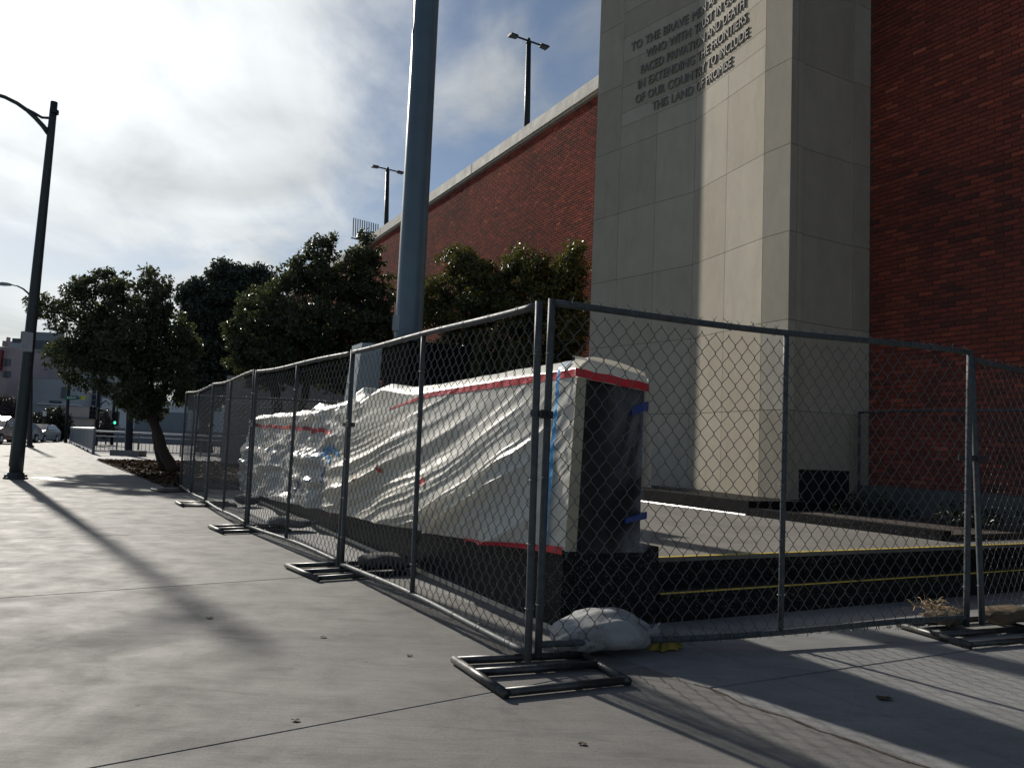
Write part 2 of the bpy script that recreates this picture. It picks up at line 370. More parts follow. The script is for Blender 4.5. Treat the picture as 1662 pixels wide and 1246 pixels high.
def tubes(paths, r, k=4):                # paths (n,m,3): many equal-length wires -> verts, quads
    P = np.asarray(paths, float); n, m = P.shape[:2]
    T = np.empty_like(P); T[:, 1:-1] = P[:, 2:]-P[:, :-2]; T[:, 0] = P[:, 1]-P[:, 0]; T[:, -1] = P[:, -1]-P[:, -2]
    T /= np.linalg.norm(T, axis=2, keepdims=True)
    ref = np.array([0.31, .95, .02]); a = np.cross(T, ref); a /= np.linalg.norm(a, axis=2, keepdims=True); b = np.cross(T, a)
    V = np.stack([P+r*(cos(2*pi*j/k)*a+sin(2*pi*j/k)*b) for j in range(k)], 2)
    idx = np.arange(n*m*k).reshape(n, m, k); j2 = np.roll(idx, -1, axis=2)
    F = np.stack([idx[:, :-1], j2[:, :-1], j2[:, 1:], idx[:, 1:]], -1).reshape(-1, 4)
    return V.reshape(-1, 3), F

# ================================================================== SETTING
# ground to the horizon
g = MB(); g.add([(-1500, -300, -.06), (1500, -300, -.06), (1500, 2500, -.06), (-1500, 2500, -.06)], [(0, 1, 2, 3)])
structure(g.obj('ground', 'asphalt'))
# wide pale plaza behind, up to the railing
pl = MB(); pl.prism([G(130, 737)[:2]+(-6, 0), W(2.9, 16.2)[:2], W(14, 16.2)[:2], W(14, 60)[:2], D(330, 700, 37)[:2], D(150, 700, 36)[:2]][::1], -.05, -.012)
structure(pl.obj('plaza_pavement', 'apron concrete'))
# sidewalk slabs
border = sorted([(p @ EP, p @ EQ) for p in (np.array(q) for q in [(3.4, .6), (1.6, 2.93), (.99, 3.84), (-3.02, 9.6), (-7.2, 16.2), (-15.0, 28.1), (-18.3, 34.0), (-33, 58), (-40, 69)])])
bp, bq = zip(*border)
sw = thing('sidewalk', 'sidewalk', 'sidewalk', (0, 0, 0)); del sw['category']; del sw['label']; structure(sw)
edges = [-3.3, -.17, 2.93]+[2.93+3.12*k for k in range(1, 23)]
for p0, p1 in zip(edges[:-1], edges[1:]):
    q0, q1 = np.interp(p0, bp, bq), np.interp(p1, bp, bq); e = .006
    m = MB(); m.prism([SW(-3.6, p0+e)[:2], SW(q0, p0+e)[:2], SW(q1, p1-e)[:2], SW(-3.6, p1-e)[:2]], -.05, 0, .004)
    m.obj('paving_slab', 'sidewalk concrete', sw)
kb = MB(); kb.prism([SW(-3.85, -4)[:2], SW(-3.61, -4)[:2], SW(-3.61, 72)[:2], SW(-3.85, 72)[:2]], -.055, .002, .02)
structure(kb.obj('kerb', 'apron concrete'))
# apron slabs round the memorial
ap = thing('apron_pavement', 'x', 'x', (0, 0, 0)); del ap['category']; del ap['label']; structure(ap)
for (u0, u1, v0, v1) in [(-1.2, 3.2, 2.906, 17.2), (-1.0, 3.2, -3, 2.894), (3.21, 7.0, -3, 2.894), (3.21, 7.0, 2.906, 4.25), (7.01, 14, -3, 2.894), (7.01, 14, 2.906, 4.25)]:
    m = MB(); m.prism([W(u0, v0)[:2], W(u1, v0)[:2], W(u1, v1)[:2], W(u0, v1)[:2]], -.05, -.003, .004); m.obj('paving_slab', 'apron concrete', ap)
# irregular crack along the old joint
ck = MB(); pa = []
for t in np.linspace(0, 1, 60):
    b = np.array([.95, 3.88])*(1-t)+np.array([2.35, 1.9])*t; w = (fbm(t*14, 3.3, 2)-.47)*.10; b = b+EQ*w; pa.append(b)
for i in range(59):
    w = .006+.006*vn(i*.7, 2, 1); n = EQ
    ck.add([(*(pa[i]-n*w), .0015), (*(pa[i]+n*w), .0015), (*(pa[i+1]+n*w), .0015), (*(pa[i+1]-n*w), .0015)], [(0, 1, 2, 3)])
ck.obj('crack', 'soil', ap)

# mulch bed
mulch_poly = np.array([(-14.96, 28.14), (-7.22, 16.2), W(2.4, 16.6)[:2], W(9.9, 16.6)[:2], W(9.9, 33)[:2], (-13.0, 30.3)])
mb = MB(); mb.prism(mulch_poly, -.05, .012); mbo = structure(mb.obj('mulch_bed', 'soil'))
def inpoly(x, y, P):
    c = np.zeros(len(x), bool); j = len(P)-1
    for i in range(len(P)):
        k = ((P[i][1] > y) != (P[j][1] > y)) & (x < (P[j][0]-P[i][0])*(y-P[i][1])/(P[j][1]-P[i][1]+1e-12)+P[i][0]); c ^= k; j = i
    return c
def scatter_chips(name, poly, n, z, size, mat, parent):
    P = np.asarray(poly); x = rng.uniform(P[:, 0].min(), P[:, 0].max(), n*3); y = rng.uniform(P[:, 1].min(), P[:, 1].max(), n*3)
    k = inpoly(x, y, P); x, y = x[k][:n], y[k][:n]; n = len(x)
    a = rng.uniform(0, 2*pi, n); l = size*rng.uniform(.5, 1.6, n); w = l*rng.uniform(.25, .5, n); tilt = rng.uniform(-.5, .5, n)
    dx, dy = np.cos(a), np.sin(a); zz = z+rng.uniform(0, .03, n); c = np.stack([x, y, zz], 1)
    A = np.stack([dx, dy, tilt], 1)*l[:, None]; B = np.stack([-dy, dx, rng.uniform(-.5, .5, n)], 1)*w[:, None]
    V = np.stack([c-A-B, c+A-B, c+A+B, c-A+B], 1).reshape(-1, 3); F = np.arange(4*n).reshape(n, 4).tolist()
    o = mesh_obj(name, V, F, mat, parent, False, np.repeat(rng.random(n), 4)); o['kind'] = 'stuff'; return o
scatter_chips('wood_chips', mulch_poly, 16000, .014, .05, 'chip', mbo)

# memorial steps and terrace slab ------------------------------------------------
U0, V0, BW, CW, BL = 2.62, 4.10, .755, .60, 11.35
st = thing('memorial_steps', 'low black granite steps with yellow nosing stripes in front of the stone pylon', 'steps', W(5.4, 4.3))
Z1, Z2, UE = .185, .375, 7.45
for a, (u0, u1) in enumerate([(3.385, 5.4), (5.404, 7.45), (7.454, 9.8)]):
    m = MB(); m.boxuv(u0, u1, V0, V0+.34, -.05, Z1-.03); m.obj('riser', 'granite', st)
    m = MB(); m.boxuv(u0, u1, V0-.012, V0+.33, Z1-.03, Z1); m.obj('tread', 'granite', st)
    m = MB(); m.boxuv(u0+.02, u1-.02, V0-.006, V0+.03, Z1, Z1+.003); m.obj('nosing_stripe', 'yellow paint', st)
    m = MB(); m.boxuv(u0, u1, V0+.31, V0+.6, -.05, Z2-.032); m.obj('riser', 'granite', st)
    m = MB(); m.boxuv(u0+.02, u1-.02, V0+.296, V0+.335, Z2+.0005, Z2+.004); m.obj('nosing_stripe', 'yellow paint', st)
tr = MB(); tr.boxuv(3.385, UE, V0+.30, 13, Z2-.03, Z2); tr.boxuv(3.385, UE, V0+.62, 13, -.04, Z2-.029); tr.boxuv(UE, 10.11, V0+.30, V0+.635, Z2-.03, Z2)
tro = structure(tr.obj('terrace', 'slab concrete'))

# brick building ------------------------------------------------------------------
UWL, ZT = 10.13, 9.80
bw = thing('brick_building', 'long red brick wall of a parking building with pale coping behind the pylon', 'building', W(UWL+6, 20))
m = MB(); m.boxuv(UWL, UWL+18, -8, 64, -.05, ZT-.3); m.obj('wall_core', 'mortar', bw)
for i, (a, b) in enumerate([(-8, -1), (-1, 6), (6, 13), (13, 22.0), (22.0, 31), (31, 40), (40, 49), (49, 58), (58, 64)]):
    m = MB(); e = .02; m.boxuv(UWL-.10, UWL+.45, a+e, b-e, ZT, ZT+.33); m.boxuv(UWL-.05, UWL+.40, a+e, b-e, ZT-.06, ZT+.001); m.obj('coping_stone', 'coping', bw)
m = MB(); m.boxuv(UWL+.01, UWL+18, -8, 64, ZT-.3, ZT-.29+.24); m.obj('roof_deck', 'wall concrete', bw)
BHT, BLN = .0677, .213
rows = np.arange(int((ZT-.07-.30)/BHT))
cand = []
for rrow in rows:
    z = .30+rrow*BHT; off = (rrow % 2)*BLN/2+rng.uniform(-.012, .012)
    v = np.arange(-1.0, 60, BLN)+off
    keep = (v+BLN < 7.69) | ((v > 12.3) & (v < 48+.0*z))
    keep &= ~((v > 12.3) & (z < 1.2))
    for vv in v[keep]: cand.append((vv, z))
cand = np.array(cand); nb = len(cand)
t0 = .42+.6*(fbm(cand[:, 0]*.55, cand[:, 1]*.9, 5)-.47)+rng.normal(0, .145, nb)
t0 = np.clip(t0+(rng.random(nb) < .04)*.32, 0, 1)
proud = rng.uniform(.008, .0125, nb)
# the 300 bricks that show largest: nearest ones in view above the fence
cw = WA(np.stack([np.full(nb, UWL), cand[:, 0]+.1, cand[:, 1]+.03], 1)); cc = (cw-C0)@CM
px = CX+FPX*cc[:, 0]/-cc[:, 2]; py = CY-FPX*cc[:, 1]/-cc[:, 2]; dist = np.linalg.norm(cw-C0, axis=1)
vis = (px > 1415) & (px < 1655) & (py > 120) & (py < 640) & (cc[:, 2] < 0)
order = np.argsort(np.where(vis, dist, 1e9))[:300]; single = np.zeros(nb, bool); single[order] = True
bx = np.array([(0, 0, 0), (1, 0, 0), (1, 1, 0), (0, 1, 0), (0, 0, 1), (1, 0, 1), (1, 1, 1), (0, 1, 1)], float)   # u outwards
jl, jh = BLN-.010, BHT-.010
def brick_verts(v, z, pr):
    b = .003
    a = np.array([[UWL+.002, v, z], [UWL+.002, v+jl, z], [UWL+.002, v+jl, z+jh], [UWL+.002, v, z+jh],
                  [UWL-pr, v+b, z+b], [UWL-pr, v+jl-b, z+b], [UWL-pr, v+jl-b, z+jh-b], [UWL-pr, v+b, z+jh-b]]); return a
FB = [(4, 5, 6, 7), (0, 1, 5, 4), (1, 2, 6, 5), (2, 3, 7, 6), (3, 0, 4, 7)]
jo = np.where(~single)[0]; VV = np.empty((len(jo), 8, 3))
for k, i in enumerate(jo): VV[k] = brick_verts(cand[i, 0], cand[i, 1], proud[i])
FF = (np.array(FB)[None]+8*np.arange(len(jo))[:, None, None]).reshape(-1, 4)
o = mesh_obj('brick_courses', WA(VV.reshape(-1, 3)), FF[:, ::-1].tolist(), 'brick joined', bw, False, np.repeat(t0[jo], 8)); o['kind'] = 'stuff'
i0 = np.where(single)[0][0]; bme = None
for i in np.where(single)[0]:
    base = W(UWL, cand[i, 0], cand[i, 1])
    if bme is None:
        L = brick_verts(0, 0, .011); L[:, 0] -= 0; loc = WA(L)-W(UWL, 0, 0)
        bme = bpy.data.meshes.new('brick'); bme.from_pydata([tuple(x) for x in loc], [], [f[::-1] for f in FB]); bme.materials.append(M['brick single'])
    o = bpy.data.objects.new('brick', bme); COL.objects.link(o); o.parent = bw; o.location = tuple(base-ORG[bw.name])
    o.color = (t0[i], t0[i], t0[i], 1)

# stone pylon ---------------------------------------------------------------------
PY = thing('stone_pylon', 'tall pale limestone pylon with raised inscription standing against the brick wall', 'monument', W(9.2, 10, 0))
PR = [7.56, 8.06, 8.99, 9.92, 10.78, 11.667, 12.33]          # joints along the front
PU = [8.41, 8.41, 8.564, 8.72, 8.565, 8.41, 8.293]
ZB = .56; PTOP = 13.2
ZR = [ZB, 1.80, 3.065, 4.33, 5.60, 6.865, 8.13, 9.40, 10.66, 11.93, PTOP]
m = MB(); m.prism([W(8.60, 7.70)[:2], W(10.12, 7.70)[:2], W(10.12, 12.19)[:2], W(8.60, 12.19)[:2], W(8.86, 9.92)[:2]], ZB, PTOP-.02); m.obj('core', 'mortar', PY)
def stone_front(i, j, z0, z1, parent=PY):     # panel between joints i and j
    e = .0035; a = np.array([PU[i], PR[i]]); b = np.array([PU[j], PR[j]]); d = (b-a)/np.linalg.norm(b-a); a2 = a+d*e; b2 = b-d*e
    back = .14; m = MB(); f = .003
    P = []
    for z, s in ((z0+e, 0), (z1-e, 0)):
        P += [W(a2[0], a2[1], z), W(a2[0]+back, a2[1], z), W(b2[0]+back, b2[1], z), W(b2[0], b2[1], z)]
    m.hexa(P); m.obj('stone_panel', 'stone', parent)
for k in range(len(ZR)-1):
    stone_front(0, 1, ZR[k], ZR[k+1]); stone_front(5, 6, ZR[k], ZR[k+1])
    if ZR[k] < 6.8:
        for i in range(1, 5): stone_front(i, i+1, ZR[k], ZR[k+1])
zt = [6.865, 7.28]
for i in range(1, 5): stone_front(i, i+1, 6.865, 7.28)
tz = [7.28, 7.55, 8.05, 8.55, 9.05, 9.55, 10.05, 10.66, 11.93, PTOP]
for a, b in zip(tz[:-1], tz[1:]): stone_front(1, 3, a, b); stone_front(3, 5, a, b)
# side faces
for k in range(len(ZR)-1):
    for (u0, u1, dv) in ((8.553, 8.66, 0), (8.66, 9.78, .03), (9.78, 10.128, 0)):
        z0, z1 = ZR[k], ZR[k+1]
        if k == 0 and dv: z0 = .98
        m = MB(); m.boxuv(u0+.003, u1-.003, 7.56+dv, 7.70, z0+.003, z1-.003); m.obj('stone_panel', 'stone', PY)
    m = MB(); m.boxuv(8.445, 10.128, 12.20, 12.33, ZR[k]+.003, ZR[k+1]-.003); m.obj('stone_panel', 'stone', PY)
m = MB(); m.boxuv(8.663, 9.777, 7.62, 7.69, ZB+.003, .977); m.obj('vent_opening', 'plastic dark', PY)
m = MB(); m.boxuv(7.45, 10.12, 7.30, 12.9, Z2+.001, ZB); m.obj('granite_base', 'dark stone', PY)
m = MB()
P8 = []
for v in (7.35, 12.8): P8 += [W(7.436, v, Z2+.001), W(7.448, v, Z2+.001), W(7.448, v, Z2+.014)]
m.add(P8, [(0, 1, 2), (5, 4, 3), (0, 2, 5, 3), (1, 4, 5, 2), (0, 3, 4, 1)]); m.obj('base_glint', 'edge glint', PY)  # pale sliver stands in for the glint on the base edge
# inscription: every letter is raised stone on the two leaning halves of the front
def face_u(v): return np.interp(v, PR, PU)
lines = [('TO THE BRAVE MEN AND WOMEN', 8.70, 11.46), ('WHO WITH TRUST IN GOD', 8.43, 11.08), ('FACED PRIVATION AND DEATH', 8.16, 11.21),
         ('IN EXTENDING THE FRONTIERS', 7.89, 11.27), ('OF OUR COUNTRY TO INCLUDE', 7.62, 11.32), ('THIS LAND OF PROMISE', 7.35, 10.90)]
for txt, z, vs_ in lines:
    cu = bpy.data.curves.new('t', 'FONT'); cu.body = txt; cu.size = .235; cu.extrude = .5; cu.resolution_u = 3; cu.space_word = 1.15; cu.space_character = 1.0
    to = bpy.data.objects.new('t', cu); COL.objects.link(to); bpy.context.view_layer.update()
    me = bpy.data.meshes.new_from_object(to.evaluated_get(bpy.context.evaluated_depsgraph_get())); bpy.data.objects.remove(to)
    V = np.empty(len(me.vertices)*3); me.vertices.foreach_get('co', V); V = V.reshape(-1, 3)
    wd = V[:, 0].max(); scl = 2*(vs_-9.90)/wd          # centred on the middle of the front
    F = [tuple(p.vertices) for p in me.polygons]
    # split into letters by merging duplicate corners
    key = {}; par = list(range(len(V)))
    def find(a):
        while par[a] != a: par[a] = par[par[a]]; a = par[a]
        return a
    for i, c in enumerate(np.round(V, 4)):
        k = (c[0], c[1]); 
        if k in key: par[find(i)] = find(key[k])
        else: key[k] = i
    for f in F:
        for q in f[1:]: par[find(q)] = find(f[0])
    groups = {}
    for fi, f in enumerate(F): groups.setdefault(find(f[0]), []).append(f)
    for r_, fs in groups.items():
        ids = sorted({i for f in fs for i in f}); mp = {a: b for b, a in enumerate(ids)}
        P = V[ids]; v = vs_-P[:, 0]*scl; out = np.where(P[:, 2] > 0, .022, -.006)
        X = np.stack([face_u(v)-out, v, z+P[:, 1]], 1)
        mesh_obj('letter', WA(X), [tuple(mp[i] for i in f) for f in fs], 'letter stone', PY)
# low dark kerb continuing from the pylon base and the planter behind it
kp = thing('planter', 'dark granite kerbed planter at the foot of the brick wall right of the pylon', 'planter', W(8.8, 4.5))
m = MB(); m.boxuv(UE, UE+.16, V0+.64, 7.29, -.04, Z2+.10); m.obj('kerb', 'granite', kp)
m = MB(); m.boxuv(UE+.165, UWL-.02, V0+.64, 7.29, -.04, Z2+.06); m.obj('soil', 'soil', kp)
m = MB(); m.boxuv(UWL-.55, UWL-.03, V0+.64, 7.29, Z2+.061, Z2+.42); m.obj('ledge', 'ledge stone', kp)

# covered monument wall -----------------------------------------------------------
mwall = thing('monument_wall', 'long low memorial wall on a speckled black granite plinth under plastic sheeting', 'monument', W(U0+.4, V0+5))
cuts = [0, 1.62, 3.6, 5.6, 7.6, 9.6, BL]
for a, b in zip(cuts[:-1], cuts[1:]):
    m = MB(); m.boxuv(U0, U0+BW, V0+a+.002, V0+b-.002, -.04, .50); m.obj('granite_block', 'granite', mwall)
m = MB(); m.boxuv(U0+.05, U0+CW-.005, V0+.004, V0+BL-.25, .50, 1.34); m.boxuv(U0+.1, U0+CW-.005, V0+.005, V0+3.6, 1.34, 1.60); m.obj('wall_body', 'dark stone', mwall)
m = MB()
P8 = []
for v in (V0+.02, V0+BL): P8 += [W(U0-.040, v, -.003), W(U0-.002, v, -.003), W(U0-.002, v, .016)]
m.add(P8, [(0, 1, 2), (5, 4, 3), (0, 2, 5, 3), (1, 4, 5, 2), (0, 3, 4, 1)]); m.obj('base_glint', 'edge glint', mwall)  # highlight along the foot of the plinth, put in as a bright strip

A_top = [0, 1.0, 2.2, 2.8, 3.3, 3.75, 4.15, 4.42, 4.55, 4.68, 4.85, 5.4, 5.75, 6.1, 6.35, 6.7, 7.2, 9.0, 10.5, 11.0, 11.35]
Z_top = [1.715, 1.70, 1.67, 1.655, 1.70, 1.745, 1.70, 1.62, 1.66, 1.74, 1.63, 1.60, 1.565, 1.58, 1.60, 1.525, 1.52, 1.515, 1.49, 1.42, 1.28]
A_hem = [0, 1.6, 4.4, 7.0, 9, 11.35]; Z_hem = [.495, .415, .305, .21, .15, .10]
def ridge(x): return 1-np.abs(2*(x-np.floor(x))-1)
def rid(x, y, sd_): return 1-np.abs(2*vn(x, y, sd_)-1)
def sheet_disp(a, z):
    n1 = fbm(a*1.1+5, z*1.4, 1); n2 = fbm(a*3+9, z*3.3, 4); n3 = vn(a*.8, z*.9, 7)
    w2 = smoothstep(4.3, 5.6, a+.7*(n1-.45)); w1 = 1-w2
    # folds pulled from the taped near edge down to the left, flattening towards the hem
    phi = z+.34*a+.42*(1-np.exp(-np.maximum(a, 0)/.9))-.020*a*a+.16*(n1-.47)
    psi = a-.3*z
    hang = smoothstep(1.62, 1.15, z+.05*np.sin(a*2.1)); low = smoothstep(1.25, .55, z)
    f1 = .115*rid(phi*3.4+.4, psi*.22+3, 2)**2.2*(.25+vn(psi*.6, phi*1.7, 9))
    f2 = .068*rid(phi*6.5+2, psi*.22+8, 5)**2.4*(.15+1.1*vn(psi*.8+4, phi*3, 3))
    f3 = .028*rid(phi*14+1, psi*.20+2, 6)**3.0*(.1+vn(psi*.7, phi*4+7, 11))
    f4 = .0025*rid(phi*36+5, psi*.7, 12)
    near = smoothstep(.10, .8, a)
    d1 = (hang*(f1*(.35+.65*low)+f2)+(.3+.7*hang)*f3+f4)*near+.17*smoothstep(1.62, .35, z)*near*(.45+.55*smoothstep(0, 2.5, a))
    d1 = d1+.07*np.exp(-((a-1.2)/.5)**2-((z-.60)/.20)**2)*near+.03*np.exp(-((a-.8)/.3)**2-((z-.95)/.3)**2)*near
    d1 = d1+(.010*rid(a*7+z*9, z*3-a*4, 13)+.005*rid(a*16+z*20, z*5, 14))*(1-.8*near)
    r1 = 1-np.abs(2*fbm(a*.8+2, z*2.0+.25*a, 6)-.95)*2.2; r2 = 1-np.abs(2*fbm(a*2.2, z*4.0, 8)-.95)*2.2; r3 = 1-np.abs(2*fbm(a*5.0, z*7.5, 10, 3)-.9)*2.2
    d2 = .12*np.clip(r1, 0, 1)**1.3+.034*np.clip(r2, 0, 1)**1.5+.009*np.clip(r3, 0, 1)+.10*smoothstep(1.3, .3, z)
    d2 = d2+.10*np.exp(-((z-.80-.06*np.sin(a*1.3))/.09)**2)*(.3+n3)+.05*np.exp(-((z-.62-.05*np.sin(a*1.7+1))/.05)**2)*n1*2
    return d1*w1+d2*w2+.015
def u_left(a): return U0+.02+.36*(1-np.sqrt(np.clip(1-(np.clip(a-10.75, 0, None)/.62)**2, 0, 1)))
def lean(z): return .045*(z-.5)/1.2
def surf(a, z): return np.stack([u_left(a)-sheet_disp(a, z)+lean(z), V0+a, z], -1)
cover = thing('plastic_cover', 'white plastic sheeting taped over the long memorial wall behind the fence', 'plastic sheet', W(U0+.4, V0+5.5, .5))
na, nz = 760, 150
aa = np.concatenate([[-.02], np.linspace(0, BL-.02, na-1)])
zt_ = np.interp(aa, A_top, Z_top)+.012*(fbm(aa*4, 1.0, 3)-.5); zh_ = np.interp(aa, A_hem, Z_hem)+.02*(fbm(aa*2.5, 2, 5)-.5)
s = np.linspace(0, 1, nz)
P = np.empty((na, nz+26, 3)); shoulder = .085
Zg = zh_[:, None]+(zt_-shoulder-zh_)[:, None]*s[None]; Ag = np.repeat(aa[:, None], nz, 1)
P[:, :nz] = surf(Ag, Zg); P[0, :, 1] = V0-.03
q = np.linspace(0, 1, 27)[1:]
last = P[:, nz-1]; wtop = np.minimum(CW-.17, 2*(U0+CW/2-u_left(aa)))
for k, t in enumerate(q):
    if t < .35:
        h = t/.35; du = .10*h; dz = shoulder*(h**.85)
    elif t < .75:
        h = (t-.35)/.4; du = .10+h*(wtop+.02); dz = shoulder-.075*h*h
    else:
        h = (t-.75)/.25; du = .12+wtop+.06*sin(h*pi/2); dz = shoulder-.075-.75*h
    P[:, nz+k, 0] = last[:, 0]+du-.0*t; P[:, nz+k, 1] = V0+aa
    P[:, nz+k, 2] = last[:, 2]+dz+.035*(fbm(aa*2.2, t*3+np.zeros_like(aa), 9)-.47)*min(1, t*3)*smoothstep(1.5, 3.2, aa)
P[0, nz:, 1] = V0-.03
tint = np.repeat(smoothstep(4.2, 5.6, aa)[:, None], nz+26, 1)
sh = grid_obj('sheet', WA(P.reshape(-1, 3)).reshape(P.shape), 'sheet', cover, True, tint)
def strip(name, a, z, half, mat, off=.005, vertical=False, parent=cover, n=5):
    a = np.asarray(a); z = np.asarray(z); T = np.linspace(-1, 1, n)
    if vertical: AA = a[:, None]+T[None]*half; ZZ = np.repeat(z[:, None], n, 1)
    else: AA = np.repeat(a[:, None], n, 1); ZZ = z[:, None]+T[None]*half
    Q = surf(AA, ZZ); Q[..., 0] -= off
    return grid_obj(name, WA(Q.reshape(-1, 3)).reshape(Q.shape), mat, parent)
a = np.linspace(0, 3.4, 160); strip('red_tape', a, np.interp(a, [0, 2.3, 2.9, 3.4], [1.605, 1.565, 1.51, 1.46]), np.interp(a, [0, 2.2, 3.4], [.026, .024, .012]), 'red tape') if False else None
def strip_w(name, a, z, hw, mat, off=.005):
    T = np.linspace(-1, 1, 5); AA = np.repeat(a[:, None], 5, 1); ZZ = z[:, None]+T[None]*hw[:, None]
    Q = surf(AA, ZZ); Q[..., 0] -= off
    return grid_obj(name, WA(Q.reshape(-1, 3)).reshape(Q.shape), mat, cover)
strip_w('red_tape', a, np.interp(a, [0, 2.3, 2.9, 3.4], [1.605, 1.56, 1.505, 1.45]), np.interp(a, [0, 2.2, 3.4], [.025, .022, .008]), 'red tape')
a = np.linspace(6.15, 10.6, 150); strip_w('red_tape', a, np.interp(a, [6.1, 7.5, 10.6], [1.235, 1.262, 1.30])+.008*np.sin(a*5), np.full(150, .026), 'red tape')
a = np.linspace(5.2, 6.0, 60); strip_w('red_tape', a, 1.21+.02*np.sin(a*9), np.full(60, .026), 'red tape')
z = np.linspace(.50, 1.70, 120)
T = np.linspace(-1, 1, 5); AA = (.155+.02*(1.7-z))[:, None]+T[None]*.021; ZZ = np.minimum(np.repeat(z[:, None], 5, 1), 1.628+0*AA); Q = surf(AA, ZZ); Q[..., 0] -= .022
ex = np.clip(np.repeat(z[:, None], 5, 1)-1.628, 0, None); Q[..., 2] += ex*.95; Q[..., 0] += .1*(1-np.cos(np.clip(ex/.085, 0, 1)*pi/2)); 
grid_obj('blue_tape', WA(Q.reshape(-1, 3)).reshape(Q.shape), 'blue tape', cover)
# hem tape at the near corner
a = np.linspace(-.01, 1.05, 70); strip_w('hem_tape', a, np.interp(a, A_hem, Z_hem)-.004+.01*(fbm(a*6, 3, 2)-.5), np.interp(a, [0, .3, 1.05], [.024, .018, .006]), 'red tape', .012)
# blue tape tangle in the middle
for pts in [[(5.02, 1.03), (5.35, .96), (5.6, .90)], [(4.75, .93), (5.2, .99), (5.35, 1.0)], [(5.0, .83), (5.25, .92), (5.42, .97)]]:
    pts = np.array(pts); tt = np.linspace(0, 1, 30); a = np.interp(tt, [0, .5, 1], pts[:, 0]); z = np.interp(tt, [0, .5, 1], pts[:, 1])
    strip_w('blue_tape', a, z+.02*np.sin(tt*7), np.full(30, .022), 'blue tape', .012)
for pts in [[(6.15, .55), (6.2, .42), (6.32, .33)], [(5.15, .78), (5.2, .68), (5.1, .58)], [(6.5, 1.28), (6.55, 1.25), (6.35, 1.22)]]:
    pts = np.array(pts); tt = np.linspace(0, 1, 24); a = np.interp(tt, [0, .5, 1], pts[:, 0]); z = np.interp(tt, [0, .5, 1], pts[:, 1])
    strip('navy_tape', a, z, .025, 'navy tape', .012, True)
# near end: clear film over the dark end of the wall, masking strip, tapes
us = np.linspace(0, 1, 40); zs = np.linspace(0, 1, 90)
UU, ZZ = np.meshgrid(us, zs); zz = .47+ZZ*1.22-.06*UU*ZZ; uu = U0+.015+lean(zz)*(1-UU)+UU*(CW-.015)
bul = .012+.02*ridge((uu*2.2+zz*1.1)*2.0+fbm(uu*3, zz*3, 2))+.05*np.exp(-((UU-1)/.12)**2-((ZZ-.08)/.10)**2)
Q = np.stack([uu+.05*np.exp(-((UU-1)/.15)**2-((ZZ-.10)/.12)**2), V0-.004-.45*bul, zz], -1)
grid_obj('end_film', WA(Q.reshape(-1, 3)).reshape(Q.shape), 'film', cover, True, .08+.92*smoothstep(.30, .95, UU))
m = MB(); m.hexa([W(U0-.005, V0-.031, .49), W(U0+.075, V0-.033, .49), W(U0+.075, V0-.022, .49), W(U0-.005, V0-.022, .49),
                  W(U0+.036, V0-.031, 1.60), W(U0+.105, V0-.033, 1.585), W(U0+.105, V0-.022, 1.585), W(U0+.036, V0-.022, 1.60)]); m.obj('masking_strip', 'masking strip', cover)
uu = np.linspace(0, 1, 30); q = np.linspace(0, 1, 8); UU, ZZ = np.meshgrid(uu, q)
zt2 = 1.715-.085*UU**1.5; zb2 = 1.575-.05*UU
Q = np.stack([U0+.015+UU*(CW-.015), V0-.034-.004*np.sin(UU*20+ZZ*4), zb2+(zt2-zb2)*ZZ], -1); Q[-1, :, 1] = V0+.01; grid_obj('end_cap', WA(Q.reshape(-1, 3)).reshape(Q.shape), 'sheet', cover, True, np.zeros(Q.shape[:2]))
Q = Q.copy(); Q[..., 1] = V0-.041; Q[..., 2] = 1.58-.055*UU+.052*ZZ+.003*np.sin(UU*17); grid_obj('red_tape', WA(Q.reshape(-1, 3)).reshape(Q.shape), 'red tape', cover)
m = MB(); m.hexa([W(U0+CW-.13, V0-.036, 1.36), W(U0+CW+.002, V0-.036, 1.40), W(U0+CW+.002, V0-.024, 1.40), W(U0+CW-.13, V0-.024, 1.36),
                  W(U0+CW-.13, V0-.036, 1.41), W(U0+CW+.002, V0-.036, 1.46), W(U0+CW+.002, V0-.024, 1.46), W(U0+CW-.13, V0-.024, 1.41)]); m.obj('navy_tape', 'navy tape', cover)
m = MB(); m.hexa([W(U0+CW-.16, V0-.043, .66), W(U0+CW+.012, V0-.043, .69), W(U0+CW+.012, V0-.028, .69), W(U0+CW-.16, V0-.028, .66),
                  W(U0+CW-.16, V0-.043, .69), W(U0+CW+.012, V0-.043, .735), W(U0+CW+.012, V0-.028, .735), W(U0+CW-.16, V0-.028, .69)]); m.obj('navy_tape', 'navy tape', cover)
